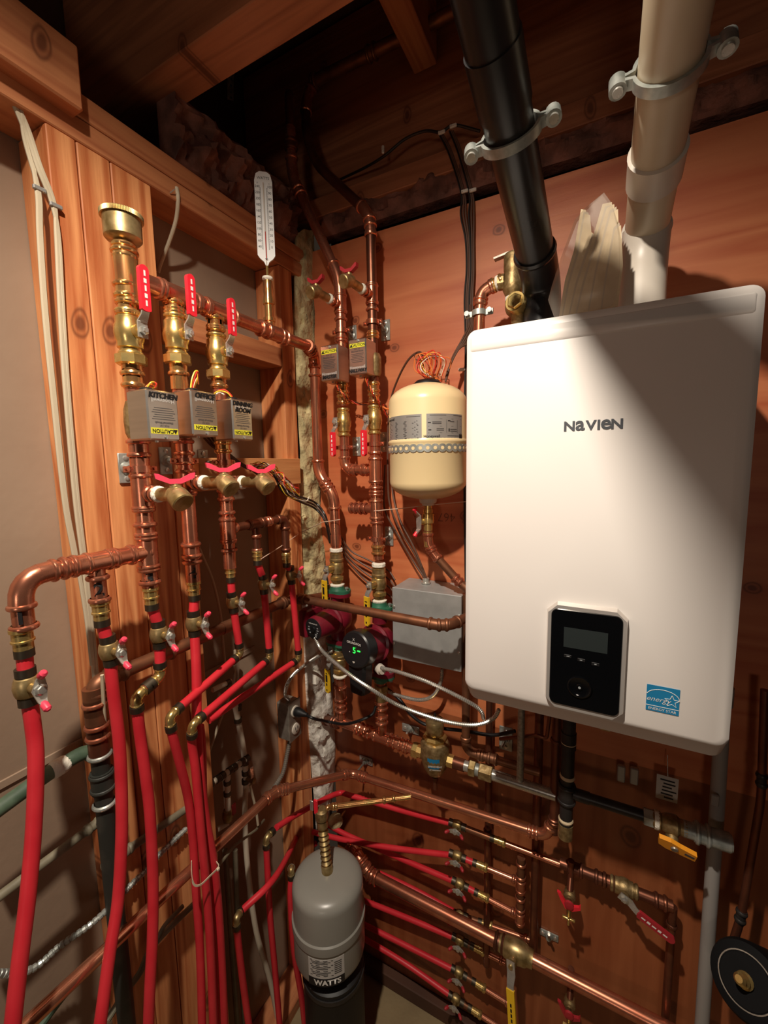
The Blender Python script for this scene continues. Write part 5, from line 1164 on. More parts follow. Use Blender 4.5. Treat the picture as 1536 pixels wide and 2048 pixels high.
# ------------------------------------------------------------------ grey metal box
j0, j1 = B(784, 1175, .115), B(923, 1192, .115); jz1 = (j0.z+j1.z)/2; jz0 = (B(784, 1315, .115).z+B(923, 1345, .115).z)/2
jb = thing('junction_box', 'plain grey metal box on the plywood beside the right pump', 'junction box', V(((j0.x+j1.x)/2, -.06, jz0)))
MB().box(V(((j0.x+j1.x)/2, -.055, (jz0+jz1)/2)), (j1.x-j0.x-.003, .108, jz1-jz0-.003), None, .001).build('box', 'grey_box', jb, False)
MB().box(V(((j0.x+j1.x)/2, -.112, (jz0+jz1)/2)), (j1.x-j0.x, .006, jz1-jz0), None, .0015).build('cover', 'grey_box', jb, False)
for px, py in ((788, 1213), (788, 1286), (918, 1232), (918, 1305)): MB().lathe(B(px, py, .115), -Y, [(0, .004), (.002, .004), (.003, .0025)], 12).build('screw', 'steel', jb)
cc = B(852, 1162, .04); MB().lathe(V((cc.x, -.04, jz1)), Z, [(0, .013), (.004, .013), (.005, .010), (.014, .010), (.016, .008)], 16).build('cable_clamp', 'steel', jb)
# ------------------------------------------------------------------ outlet box with plug
ob = S(575, 1438, .02)
oz1, oz0 = S(575, 1402, .03).z, S(575, 1478, .03).z; oy0, oy1 = S(556, 1440, .0).y, S(602, 1440, .045).y
oy0 = S(578, 1440, .048).y; oy1 = S(600, 1440, .048).y
ox = thing('outlet_box', 'grey metal outlet box with a black plug on the corner stud', 'outlet', V((.024, (oy0+oy1)/2, oz0)))
MB().box(V((.024, (oy0+oy1)/2, (oz0+oz1)/2)), (.046, oy1-oy0, oz1-oz0), None, .004).build('box', 'box_steel', ox)
MB().box(V((.0485, (oy0+oy1)/2, (oz0+oz1)/2)), (.003, oy1-oy0+.004, oz1-oz0+.004), None, .001).build('cover_plate', 'box_steel', ox)
ym = (oy0+oy1)/2
for z_ in (oz0+(oz1-oz0)*.74, oz0+(oz1-oz0)*.27): MB().lathe(V((.05, ym, z_)), X, [(0, .0165), (.003, .0165), (.004, .0145)], 24).build('outlet_face', 'pvc_white', ox)
zl_ = oz0+(oz1-oz0)*.27
marks([(V((.0545, ym+q_, zl_+.003)), Y, Z, .002, .008) for q_ in (-.005, .005)]+[(V((.0545, ym, zl_-.008)), Y, Z, .004, .004)], 'ink', ox, 'outlet_slots')
zp_ = oz0+(oz1-oz0)*.74
pl = thing('extension_lead', 'black power cord from the outlet box sagging toward the right pump', 'power cord', V((.055, ym, zp_)))
MB().lathe(V((.054, ym, zp_)), X, [(0, .013), (.006, .0145), (.016, .013), (.03, .008), (.042, .0055)], 16).build('plug', 'rubber', pl)
wire([V((.09, ym, zp_)), V((.12, ym, zp_-.004)), B(655, 1443, .15), B(690, 1448, .15), B(722, 1440, .15), B(745, 1428, .13), B(752, 1412, .12)], .0042, 'rubber', pl, 'cord', 10)
# armored cables
armored('flexible metal cable curving up from the outlet box to the left pump', [V((.03, ym, oz1)), S(570, 1388, .04), S(580, 1358, .06), B(604, 1334, .13), B(640, 1310, .14), B(668, 1300, .12)], .0052)
armored('flexible metal cable going down from the outlet box to the copper elbow', [V((.03, ym, oz0)), S(574, 1510, .03), S(566, 1545, .03), S(550, 1572, .02), S(535, 1590, .01)], .0062, None, 'box_steel')
armored('long bright flexible cable sagging from the left pump to the boiler underside', [B(630, 1275, .19), B(645, 1302, .20), B(690, 1342, .24), B(745, 1380, .24), B(800, 1412, .2), B(880, 1440, .18), B(945, 1450, .17), B(985, 1438, .15), B(1000, 1415, .15)], .0052)
armored('bright flexible cable from the right side of the right pump to the boiler edge', [B(762, 1336, .17), B(800, 1345, .18), B(860, 1366, .18), B(930, 1400, .16), B(960, 1420, .14), B(968, 1440, .12)], .0052)
armored('flexible cable looping under the grey metal box', [B(772, 1382, .06), B(800, 1392, .06), B(840, 1400, .06), B(868, 1390, .06), B(882, 1362, .06), B(884, 1335, .06)], .0055)
o = MB().lathe(B(757, 1335, .155), V((.7, -.5, 0)), [(0, .012), (.004, .014), (.016, .014), (.018, .010), (.026, .009)], 16).build('cable_connector', 'pvc_white'); tag(o, 'whitish cable connector on the right side of the black pump head', 'cable connector')
o = MB().tube(catmull([B(775, 1378, .05), B(800, 1400, .06), B(825, 1432, .06), B(860, 1452, .05), B(930, 1462, .05), B(985, 1470, .05), B(1030, 1462, .06)], 8), .005, 10).build('power_cable', 'rubber'); tag(o, 'black cable running along the plywood behind the air separator cap', 'cable')

# ------------------------------------------------------------------ relief valve on the boiler top left
rv = thing('relief_valve', 'bronze pressure relief valve with a test lever at the top left of the boiler', 'relief valve', B(1036, 640, .13))
q0 = B(1026, 560, .12)
MB().lathe(q0-Z*.035, Z, [(0, .016), (.006, .018), (.014, .022), (.03, .021), (.05, .019), (.056, .0205), (.085, .0205), (.09, .018), (.092, .01)], 20).build('body', 'brass_cast', rv)
MB().bar([q0+Z*.058+X*.012, q0+Z*.057-X*.012, q0+Z*.052-X*.042], .016, .004, Y).build('test_lever', 'box_steel', rv)
MB().lathe(q0-X*.018, -X, [(0, .017), (.014, .017)], 8).build('side_port', 'brass_cast', rv, False)
MB().lathe(q0-X*.030, -X, [(0, .0155), (.004, .0165), (.008, .015)], 18).build('tape_wrap', 'tape', rv)
MB().lathe(q0-Z*.036, -Z, [(0, .0165), (.008, .0165)], 18).build('tape_wrap_lower', 'tape', rv)
lo_ = q0-Z*.045; cap_ = B(1031, 604, .17); ye = (lo_+V((.012, .03, -.075)))
MB().tube(fillet([lo_, lo_-Z*.02, V((cap_.x, cap_.y+.03, cap_.z)), V((B(1045, 640, .13).x, -.13, bz1-.03))], .02)[0], .0165, 18).build('strainer_leg', 'brass_cast', rv)
vn = (V((-.15, -1, .1))).normalized(); MB().lathe(cap_-vn*.025, vn, [(0, .020), (.025, .0215), (.03, .020)], 24).build('plug', 'brass', rv)
MB().lathe(cap_, vn, [(0, .0165), (.008, .016), (.009, .014)], 6).build('hex_plug', 'brass', rv, False)
e_ = q0-X*.034; elx = B(962, 560, .12)
run('relief_pipe', 'shiny copper elbow dropping from the relief valve beside the dark cables', 'copper pipe', [e_, V((B(962, 580, .12).x, q0.y, q0.z-.012)), V((B(958, 640, .12).x, q0.y, B(960, 660, .12).z)), V((B(958, 640, .12).x, q0.y, bz1-.12))], .0125, 'copper', .035,
    fits=[('c', 992, 548, .03, 'copper_brass'), ('b', 978, 553), ('c', 958, 600, .02)])
o = MB().prism([B(1047, 508, .09), B(1052, 520, .09), B(1058, 560, .09), B(1062, 605, .09), B(1060, 612, .09), B(1048, 590, .09), B(1044, 545, .09)], Y*.001).build('hang_tag', 'tag_yellow', None, False); tag(o, 'yellowish hang tag between the relief valve and the black pipe', 'tag')
hc_ = thing('pipe_hanger', 'grey metal clamp with wing bolts on the relief pipe above the boiler edge', 'pipe clamp', B(948, 625, .10))
p_ = V((B(958, 640, .12).x, q0.y, B(950, 628, .12).z)); MB().lathe(p_-Z*.006, Z, [(0, .0135), (0, .0165), (.012, .0165), (.012, .0135)], 20, False).build('ring', 'galv', hc_)
for q_ in (-1, 1):
    MB().box(p_+X*(q_*.024), (.018, .004, .014), None, .001).build('ear', 'galv', hc_); MB().lathe(p_+X*(q_*.026)+Y*.008, -Y, [(0, .003), (.018, .003), (.018, .006), (.022, .006)], 8).build('bolt', 'galv', hc_)

# ------------------------------------------------------------------ flue and intake pipes
A0, A1, A2, A3 = V((.706, -.155, bz1-.03)), V((.706, -.150, bz1+.045)), D(1083, 570, .89), D(966, 0, .49)
dirA = (A3-A2).normalized(); A3 = A3+dirA*1.1
fl = thing('black_flue_pipe', 'glossy black plastic pipe slanting up from the boiler top toward the viewer', 'flue pipe', A0)
MB().tube([A0, A1, A1+Z*.02], .030, 28).build('stub', 'abs', fl)
pa, _ = fillet([A1-Z*.01, A2-dirA*.01, A2+dirA*.09], .07, 10); MB().tube(pa, .0385, 28).build('elbow', 'abs', fl)
MB().lathe(A2+dirA*.085, dirA, [(0, .0385), (.006, .0405), (.012, .0385)], 28).build('elbow_rim', 'abs', fl)
MB().tube([A2, A3], .0350, 32).build('pipe', 'abs', fl)
Kp, _t = sample([A2, A3], 1018, 210); MB().lathe(Kp, dirA, [(0, .0372), (.075, .0372)], 30).build('coupling', 'abs', fl)
W0, W1, W2, W3 = B(1282, 600, .17), B(1283, 575, .17), D(1290, 480, .81), D(1358, 0, .475)
W0.z = bz1-.03; dirW = (W3-W2).normalized(); W3 = W3+dirW*1.1
wf = thing('cream_intake_pipe', 'cream plastic pipe rising from the boiler top right toward the viewer', 'intake pipe', W0)
MB().tube([V((W1.x, W1.y, bz1-.03)), V((W1.x, W1.y, bz1+.06))], .030, 28).build('stub', 'pvc_white', wf)
W1 = V((W1.x, W1.y, bz1+.02)); pa, _ = fillet([W1, W1.lerp(W2, .6)+Z*.02, W2+dirW*.03], .05, 10); MB().tube(pa, .0400, 30).build('elbow', 'pvc_white', wf)
MB().lathe(W2+dirW*.02, dirW, [(0, .040), (.010, .0415), (.012, .0365)], 30).build('elbow_rim', 'pvc_white', wf)
MB().tube([W2, W3], .0362, 36).build('pipe', 'pvc_cream', wf)
Kw, _t = sample([W2, W3], 1298, 345); MB().lathe(Kw-dirW*.012, dirW, [(0, .0402), (.05, .0402), (.054, .041), (.056, .0365)], 32).build('coupling', 'pvc_white', wf)
MB().lathe(V((W1.x, W1.y, bz1+.012)), Z, [(0, .0325), (.008, .0325)], 28).build('gear_clamp', 'steel', wf)
MB().lathe(V((W1.x+.034, W1.y-.01, bz1+.016)), V((0, -1, 0)), [(0, .005), (.02, .005)], 8).build('clamp_screw', 'steel', wf)
# print on the pipe
def hanger(label, P0, d_, r, ed_, grp='split ring pipe hangers'):
    t = thing('ring_hanger', label, 'pipe clamp', P0, grp); e = (ed_-d_*ed_.dot(d_)).normalized(); f = d_.cross(e)
    for sg in (1, -1):
        pts = [P0+e*(math.cos(a)*(r+.004))+f*(sg*math.sin(a)*(r+.004)) for a in [PI*k/20 for k in range(21)]]
        pts = [P0+e*(r+.030)+f*sg*.004, P0+e*(r+.012)+f*sg*.004]+pts[1:-1]+[P0-e*(r+.012)+f*sg*.004, P0-e*(r+.030)+f*sg*.004]
        MB().bar(pts, .014, .005, d_).build('half_ring', 'galv', t, True, 30)
    for q_ in (-1, 1):
        c = P0+e*(q_*(r+.022)); MB().lathe(c-f*.010, f, [(0, .004), (.02, .004), (.02, .0065), (.026, .0065)], 10).build('bolt', 'galv', t)
        MB().lathe(c-f*.009, f, [(-.002, .011), (.018, .011)], 16).build('ear', 'galv', t)
        MB().lathe(c-f*.014, f, [(0, .0065), (.005, .0075)], 16).build('bolt_head', 'steel', t)
    return t
c_, _t = sample([A2, A3], 1046, 265); hanger('galvanized ring hanger around the black pipe', c_, (dirA*.85+V((0, 0, .2))).normalized(), .0375, X*1.0+Z*.1+Y*.1)
c_, _t = sample([W2, W3], 1335, 130); hanger('galvanized ring hanger around the cream pipe', c_, (dirW*.9+V((0, 0, .1))).normalized(), .0365, X+Y*.1)

# ------------------------------------------------------------------ manuals in a plastic bag on the boiler
bg = thing('manual_bag', 'bundle of folded paper manuals in a clear plastic bag on the boiler top', 'manuals', V((.77, -.20, bz1)))
def sheet(pl_, th, m, nm, par): return MB().prism(pl_, th).build(nm, m, par, False)
lay = [((1118, 632), (1130, 560), (1148, 500), (1162, 418), (1172, 420), (1176, 470), (1158, 540), (1140, 628)),
       ((1132, 628), (1146, 560), (1166, 500), (1180, 462), (1190, 470), (1176, 540), (1156, 626)),
       ((1146, 626), (1160, 560), (1184, 480), (1205, 408), (1224, 404), (1222, 470), (1196, 560), (1176, 622)),
       ((1170, 624), (1184, 540), (1200, 470), (1214, 416), (1228, 408), (1230, 470), (1212, 560), (1204, 618)),
       ((1196, 620), (1206, 540), (1222, 450), (1234, 440), (1238, 520), (1228, 612))]
for i, poly in enumerate(lay):
    for j in range(3):
        dd = .215+.012*i+.004*j; off = 3*j
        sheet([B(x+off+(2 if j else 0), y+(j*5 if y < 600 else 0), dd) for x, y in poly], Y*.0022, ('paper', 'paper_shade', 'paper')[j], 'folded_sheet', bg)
mb = MB(); L1 = [(1096, 600), (1104, 570), (1120, 520), (1150, 440), (1168, 418), (1208, 385), (1226, 410), (1238, 470), (1240, 540), (1232, 600), (1222, 612), (1150, 628), (1108, 634)]
fr = [B(x, y, .292) for x, y in L1]; bk = [B(x+(4 if x < 1170 else -4), y+4, .200) for x, y in L1]
cf = sum(fr, V())/len(fr)
mb.rings([[cf+(p-cf)*.5-Y*.012 for p in fr], [cf+(p-cf)*.85-Y*.008 for p in fr], fr, [(a_+b_)/2 for a_, b_ in zip(fr, bk)], bk])
mb.build('plastic_bag', 'bag', bg)

# ------------------------------------------------------------------ cables on the plywood (dark) and clips
for k, (dx_, lb) in enumerate(((0, 'dark cable pair running up the plywood, left of two bundles'), (16, 'dark cable pair running up the plywood, right of two bundles'))):
    t = thing('cable_bundle', lb, 'cable', B(935+dx_, 700, .01), 'dark cables on the plywood')
    for j in range(3):
        o_ = j*3.4-3
        wire([B(878+dx_*1.5+o_, 262, .01), B(900+dx_*1.2+o_, 305, .012), B(925+dx_+o_, 385, .012), B(926+dx_+o_*1.5, 430, .014), B(934+dx_*.6+o_, 480, .014), B(936+dx_*.5+o_, 540, .015), B(932+dx_*.6+o_, 600, .014), B(934+dx_*.5+o_, 700, .014), B(931+dx_*.4+o_, 900, .014), B(934+dx_*.3+o_, 1180, .014)], .0024, 'cable_brown' if j else 'w_black', t)
for i, (px, py, lb) in enumerate(((885, 268, 'white cable clip on the joist, left of the upper two'), (908, 255, 'white cable clip on the joist, right of the upper two'), (931, 385, 'white cable clip at the plywood top, left of two'), (947, 383, 'white cable clip at the plywood top, right of two'), (768, 302, 'white cable clip alone on the board left of the cables'), (925, 740, 'white cable clip beside the boiler edge'))):
    vert_ = i == 4; p = B(px, py, .012)
    o = MB().box(p-Y*.006, (.018, .006, .008) if not vert_ else (.007, .006, .02), None, .0015).lathe(p-Y*.009-X*(.006 if not vert_ else 0), -Y, [(0, .0022), (.002, .0022)], 8).build('cable_clip', 'pvc_white', None, False); tag(o, lb, 'cable clip', 'white cable clips')
t = thing('ceiling_cable', 'dark cable draped along the board at the top of the plywood', 'cable', B(700, 350, .01))
wire([B(678, 360, -.03), B(730, 335, -.01), B(768, 312, .01), B(810, 278, .01), B(850, 262, .01), B(882, 264, .012), B(908, 250, .012), B(960, 262, .0)], .0035, 'w_black', t)
# looping cables left of the cream tank
for j, (lb, pts) in enumerate((('brown cable looping from the cream tank top down its left side to the grey box', [(848, 712, .08), (835, 705, .09), (815, 722, .08), (795, 760, .05), (782, 800, .03), (776, 860, .025), (776, 960, .025), (780, 1010, .03), (800, 1060, .035), (830, 1110, .04), (851, 1158, .045)]),
                               ('brown cable hanging left of the cream tank, nearer the copper pipe', [(770, 930, .02), (768, 980, .025), (770, 1020, .03), (790, 1060, .03), (825, 1120, .035), (849, 1156, .045)]),
                               ('brown cable bowing from behind the tank to the grey box clamp', [(782, 940, .02), (786, 990, .03), (800, 1040, .04), (828, 1095, .045), (853, 1156, .045)]))):
    o = MB().tube(catmull([B(*p) for p in pts], 8), .0028, 8).build('looping_cable', 'cable_brown'); tag(o, lb, 'cable')
for j in range(4):
    y0 = 1095+j*9
    o = MB().tube(catmull([B(664, 1020+j*8, .07), B(676, 1060+j*10, .05), B(700, y0+5, .03), B(735, y0+24+j*6, .02), B(775, 1140+j*16, .02), B(790, 1160+j*14, .03)], 8), .0026, 8).build('control_cable', 'cable_brown')
    tag(o, ('brown cable crossing behind the two isolation valves, highest', 'brown cable crossing behind the isolation valves, second from the top', 'brown cable crossing behind the isolation valves, third from the top', 'brown cable crossing behind the isolation valves, lowest')[j], 'cable', 'brown cables behind the isolation valves')
# wires above the cream tank
wt = thing('wire_bundle', 'curly red, yellow and white wires sprouting above the cream tank', 'wires', V((.44, -.1, tz1)))
random.seed(3)
cols = ['w_red', 'w_orange', 'w_yellow', 'w_white', 'w_red', 'w_brown', 'w_orange', 'w_red']
tb = V((.445, -.10, tz1+.006))
for k in range(16):
    x0 = 850+random.uniform(-10, 20); x1 = 872+random.uniform(-30, 14)
    d0 = random.uniform(.07, .14)
    pts = [tb+V((random.uniform(-.015, .02), random.uniform(-.012, .012), 0)), B(x0-6+random.uniform(-4, 4), 745, d0), B(x0-12, 725+random.uniform(-6, 6), d0), B(x1-10, 712+random.uniform(-8, 10), d0), B(x1+12, 706+random.uniform(-6, 12), d0), B(x1+16, 728, d0-.01), B(x1+8, 752, d0-.02)]
    wire(pts, .0011, cols[k % 8], wt)
wt2 = thing('wire_bundle', 'brown cables fanning from the cream tank top up to the boiler edge', 'wires', V((.47, -.1, tz1)))
for k in range(5): wire([tb+V((.03, .0, -.004)), B(896, 748-k*2, .09), B(905+k*3, 715-k*4, .08), B(925+k*3, 678+k*2, .06), B(940+k*2, 645+k*4, .04), B(940, 610, .03)], .0024, 'cable_brown' if k % 3 else 'w_brown', wt2, 'cable')
wt3 = thing('wire_bundle', 'small coil of loose reddish wire beside the tank top', 'wires', B(838, 712, .09))
wire([B(838+math.cos(a)*9, 712+math.sin(a)*9, .09+.002*a) for a in [k*.7 for k in range(17)]], .0012, 'w_brown', wt3); wire([B(840, 722, .1), B(846, 735, .1), B(850, 748, .1), B(856, 762, .1)], .0012, 'w_yellow', wt3)
# twisted wires below MASTER / HALLWAY boxes
def twisted(label, pts, cols_, R_=.0028, r=.0013, turns=26):
    p = catmull(pts, 12); t = thing('twisted_wires', label, 'wires', pts[0], 'twisted wires of the zone boxes')
    x, y, _ = frame((p[1]-p[0]).normalized())
    n = len(p)
    for j, c in enumerate(cols_):
        out = []; xx = x.copy()
        for i in range(n):
            tt = (p[min(i+1, n-1)]-p[max(i-1, 0)]).normalized(); xx = (xx-tt*xx.dot(tt)).normalized(); yy = tt.cross(xx); a = 2*PI*j/len(cols_)+turns*i/n
            out.append(p[i]+xx*(math.cos(a)*R_)+yy*(math.sin(a)*R_))
        MB().tube(out, r, 6).build('wire', c, t)
    return t
twisted('twisted wires dropping from the MASTER box across to the hallway pipe', [B(673, 764, .13), B(678, 778, .13), B(688, 792, .12), B(700, 802, .06), B(722, 808, .05), B(745, 806, .05), B(768, 812, .05)], ['w_red', 'w_orange', 'w_brown'])
twisted('twisted wires dropping from the HALLWAY box toward the cream tank', [B(731, 754, .13), B(738, 772, .13), B(748, 790, .12), B(758, 806, .10), B(768, 824, .07), B(782, 838, .05)], ['w_red', 'w_orange', 'w_brown'])
o = MB().tube(catmull([B(764, 812, .05), B(774, 818, .05), B(786, 818, .05)], 6), .0026, 8).build('loose_wire', 'w_orange'); tag(o, 'short orange wire end left of the cream tank label', 'wire')
# wires on top of the left actuators
def loop(label, pts_list, cs, base):
    t = thing('wire_loop', label, 'wires', base, 'wire loops on the left zone boxes')
    for p, c in zip(pts_list, cs): wire([S(*q_) for q_ in p], .0014, c, t)
    return t
loop('red and yellow wire loop on top of the KITCHEN box', [[(292, 776, .13), (298, 768, .13), (306, 764, .13), (313, 768, .135), (309, 775, .13), (300, 774, .13)], [(294, 776, .13), (302, 765, .135), (311, 766, .13), (312, 773, .13), (303, 776, .13)], [(290, 777, .13), (296, 770, .13), (304, 769, .13), (309, 772, .13)]], ['w_red', 'w_yellow', 'w_orange'], S(300, 776, .13))
MB()
loop('tall red and yellow wire loop on top of the OFFICE box', [[(381, 778, .14), (384, 758, .14), (390, 743, .14), (396, 744, .14), (394, 760, .135), (388, 776, .13)], [(384, 778, .14), (388, 760, .145), (394, 744, .145), (397, 750, .14), (392, 766, .13), (390, 777, .13)], [(386, 777, .13), (391, 762, .13), (396, 755, .13), (397, 768, .12)]], ['w_yellow', 'w_red', 'w_orange'], S(388, 776, .13))
loop('wire loop arching from behind the OFFICE box onto the DINNING ROOM box', [[(424, 800, .1), (428, 788, .12), (440, 782, .13), (455, 786, .14), (464, 796, .145)], [(426, 796, .1), (436, 782, .12), (450, 780, .135), (462, 790, .145), (466, 797, .145)], [(426, 804, .1), (430, 792, .12), (438, 785, .12), (448, 789, .14)]], ['w_yellow', 'w_red', 'w_white'], S(445, 796, .13))
for (p, l) in ((S(293, 778, .14), 'black bushing on top of the KITCHEN box'), (S(384, 779, .14), 'black bushing on top of the OFFICE box'), (S(464, 797, .14), 'black bushing on top of the DINNING ROOM box')):
    o = MB().lathe(p-Z*.004, Z, [(0, .011), (.004, .011), (.006, .008)], 16).build('bushing', 'rubber'); tag(o, l, 'bushing', 'black bushings')
# wire tangle
for k in range(3):
    o = MB().tube(catmull([S(405+8*k, 872, .07), S(425+6*k, 893, .06), S(447+4*k, 905, .05), S(470+3*k, 922, .05), S(492+3*k, 936, .05), S(515, 945+2*k, .06)], 8), .0026, 8).build('thermostat_cable', 'w_brown'); tag(o, ('brown cable from behind the OFFICE box to the wire tangle, lowest of three', 'brown cable to the wire tangle, middle of three', 'brown cable to the wire tangle, highest of three')[k], 'cable', 'brown cables to the wire tangle')
tg = thing('wire_bundle', 'tangle of red, yellow and white wires hanging in front of the lighter block', 'wires', S(545, 965, .09)); random.seed(11)
base_ = [(505, 935), (525, 932), (545, 940), (560, 955), (575, 970), (592, 985)]
for k in range(26):
    j = [random.uniform(-9, 9) for _ in range(6)]; e = random.uniform(.05, .10)
    n_ = random.choice([4, 5, 6]); b_ = base_[6-n_:] if random.random() < .5 else base_[:n_]
    wire([S(x+random.uniform(-7, 7), y+j[i % 6], e+random.uniform(-.01, .015)) for i, (x, y) in enumerate(b_)], .0012, ['w_red', 'w_yellow', 'w_red', 'w_orange', 'w_white', 'w_yellow', 'w_brown', 'w_red'][k % 8], tg)
wire([S(556, 955, .09), S(570, 975, .09), S(580, 990, .09), S(600, 1000, .09), S(613, 1002, .085), S(618, 994, .08)], .0014, 'w_white', tg)
wire([S(560, 970, .1), S(572, 990, .1), S(590, 998, .09), S(602, 1000, .09)], .0013, 'w_yellow', tg)
for k in range(3):
    o = MB().tube(catmull([S(545+3*k, 945+3*k, .075), S(565, 975+4*k, .08), S(600, 993+5*k, .08), B(630, 1005+6*k, .10), B(650, 1030+6*k, .10), B(660, 1070+8*k, .08)], 8), .0033, 8).build('thermostat_cable', ('w_black', 'w_white', 'w_black')[k] if k != 1 else 'cable_brown'); tag(o, ('black cable sweeping from the wire tangle to the corner pipe, upper', 'brown cable sweeping from the wire tangle to the corner pipe', 'black cable sweeping from the wire tangle to the corner pipe, lower')[k], 'cable', 'cables sweeping to the corner pipe')
# white ties / strings
for lb, pts in (('white string tied from the right branch to the corner pipe', [S(522, 1118, .10), S(560, 1094, .09), B(600, 1066, .09), B(646, 1044, .11), B(662, 1042, .112), B(680, 1039, .108)]), ('white string crossing from the hallway pipe past the tank bottom', [B(748, 1022, .11), B(800, 1017, .10), B(860, 1010, .07), B(935, 1003, .03)])):
    o = MB().tube(pts, .0011, 6).build('string', 'string'); tag(o, lb, 'string')
# stamp on the plywood, upside down
st = thing('plywood_stamp', 'faded upside down stamped lettering on the plywood under the cream tank', 'stamp', B(880, 1035, .0)); 
for ch, px, py, sz in (('CSA', 843, 1034, .030), ('467', 893, 1034, .036), ('R', 928, 1040, .030), ('4', 798, 1028, .02)): text(ch, B(px, py, .0006), -X, -Z, sz, 'stamp', st, 'stamped_text', bold=-.0004)

# ------------------------------------------------------------------ left white cables
wc = thing('white_cable_bundle', 'white cables coming down the far left beside the stud', 'cable', S(150, 1400, .0))
for pts in ([(-30, 130), (20, 185), (55, 255), (80, 330), (108, 405), (113, 470), (120, 620), (132, 800), (150, 1000), (168, 1140), (182, 1280), (190, 1370)],
            [(-30, 120), (12, 170), (40, 215), (50, 280), (78, 385), (82, 470), (92, 620), (110, 800), (132, 1000), (152, 1110), (172, 1230), (184, 1330)],
            [(-30, 138), (18, 192), (52, 262), (76, 335), (105, 410), (118, 480), (126, 620), (138, 800), (156, 1000), (174, 1150), (188, 1290), (196, 1380)],
            [(-30, 126), (10, 176), (52, 270), (74, 380), (78, 470), (88, 620), (106, 800), (128, 1000), (148, 1110)]):
    wire([S(x, y, -.012 if x < 60 else .004) for x, y in pts], .0036, 'cable_white', wc, 'cable')
wire([S(204, 1350, .06), S(208, 1420, .05), S(214, 1500, .04), S(228, 1620, .03), S(236, 1700, .03)], .0030, 'cable_white', wc, 'cable')
for px, py, lb in ((79, 378, 'grey cable staple on the left white cable, upper'), (112, 412, 'grey cable staple on the stud edge, lower of two')):
    p = S(px, py, .006); o = MB().box(p, (.006, .018, .007), None, .001).build('cable_staple', 'label_silver', None, False); tag(o, lb, 'cable staple', 'cable staples')
o = MB().tube(catmull([S(353, 375, .0), S(356, 400, .0), S(352, 440, -.02), S(338, 485, -.05), S(322, 525, -.08), S(316, 545, -.088)], 8), .0042, 10).build('bent_cable', 'cable_white'); tag(o, 'short white cable curving out of the top plate onto the drywall', 'cable')
o = MB().tube([S(340, 386, .002), S(350, 378, .008)], .001, 6).build('nail', 'steel'); tag(o, 'bent nail beside the short white cable', 'nail')
o = MB().tube(catmull([S(382, 1045, -.04), S(400, 1100, -.05), S(425, 1160, -.06), S(441, 1230, -.06), S(447, 1300, -.06), S(452, 1340, -.06)], 8), .0034, 10).build('white_cable', 'cable_white'); tag(o, 'white cable hanging on the drywall right of the number 4 pipe', 'cable')
o = MB().tube(catmull([S(470, 1300, -.05), S(468, 1360, -.05), S(455, 1400, -.05), S(430, 1470, -.05), S(410, 1530, -.05), S(402, 1580, -.05)], 8), .0038, 10).build('white_cable', 'cable_white'); tag(o, 'white cable slanting down behind the red tubes to the left', 'cable')
o = MB().tube([S(425, 1380, -.01), S(462, 1362, -.01)], .0065, 12).build('pex_stub', 'pex_white'); tag(o, 'short cream pipe end poking out behind the slanting red tubes', 'pipe')
MB().lathe(S(452, 1368, -.01), S(462, 1362, -.01)-S(452, 1368, -.01), [(0, .0085), (.012, .0085)], 14).build('crimp_ring', 'crimp', o)
# white pex cluster, middle low
wp = thing('white_pex_line', 'vertical white plastic pipe with shutoff valve low between the studs', 'plastic pipe', S(490, 1800, -.03))
MB().tube(catmull([S(470, 1410, -.03), S(478, 1450, -.03), S(487, 1500, -.03), S(492, 1560, -.03), S(490, 1620, -.03), S(494, 1720, -.03), S(512, 1860, -.03), S(540, 1960, -.03), S(560, 2060, -.03)], 6), .0078, 12).build('pipe', 'pex_white', wp)
for y in (1415, 1440, 1524, 1545, 1562): MB().lathe(S(476 if y < 1500 else 491, y, -.03)-Z*.006, Z, [(0, .0105), (.012, .0105)], 14).build('crimp_ring', 'crimp', wp)
MB().lathe(S(493, 1555, -.03), X, [(0, .009), (.03, .008), (.031, .005)], 12).build('valve_stem', 'brass_cast', wp); MB().box(S(504, 1545, .005), (.003, .010, .034), None, .001).build('handle', 'steel', wp)
wp = thing('white_pex_tee', 'banded white plastic pipe slanting left with a tee and a hanging valve', 'plastic pipe', S(455, 1650, -.03))
MB().tube([S(415, 1572, -.02), S(490, 1520, -.02)], .0078, 12).build('pipe', 'pex_white', wp); MB().tube([S(455, 1548, -.02), S(456, 1625, -.02)], .0078, 12).build('drop', 'pex_white', wp)
dd_ = S(490, 1520, -.02)-S(415, 1572, -.02)
for f in (.02, .2, .32, .52, .64, .86, 1.0): MB().lathe(S(415, 1572, -.02)+dd_*f, dd_, [(0, .0100), (.012, .0100)], 14).build('crimp_ring', 'crimp', wp)
for y in (1568, 1590): MB().lathe(S(455, y, -.02), Z, [(0, .0100), (.010, .0100)], 14).build('crimp_ring', 'crimp', wp)
MB().lathe(S(456, 1640, -.02), Z, [(0, .012), (.01, .014), (.022, .013), (.03, .010)], 14).build('hose_bib', 'brass_cast', wp); MB().lathe(S(456, 1645, -.02), -X*.3-Y, [(0, .007), (.03, .007)], 12).build('side_spout', 'pex_white', wp)
MB().box(S(468, 1618, .0), (.004, .012, .03), None, .001).build('handle', 'red_dull', wp)
o = MB().tube(catmull([S(500, 1570, .0), S(505, 1590, .0), S(512, 1620, .0), S(516, 1650, .0)], 6), .0035, 8).build('white_tube', 'cable_white'); tag(o, 'thin white tube below the shutoff valve handle', 'tube')
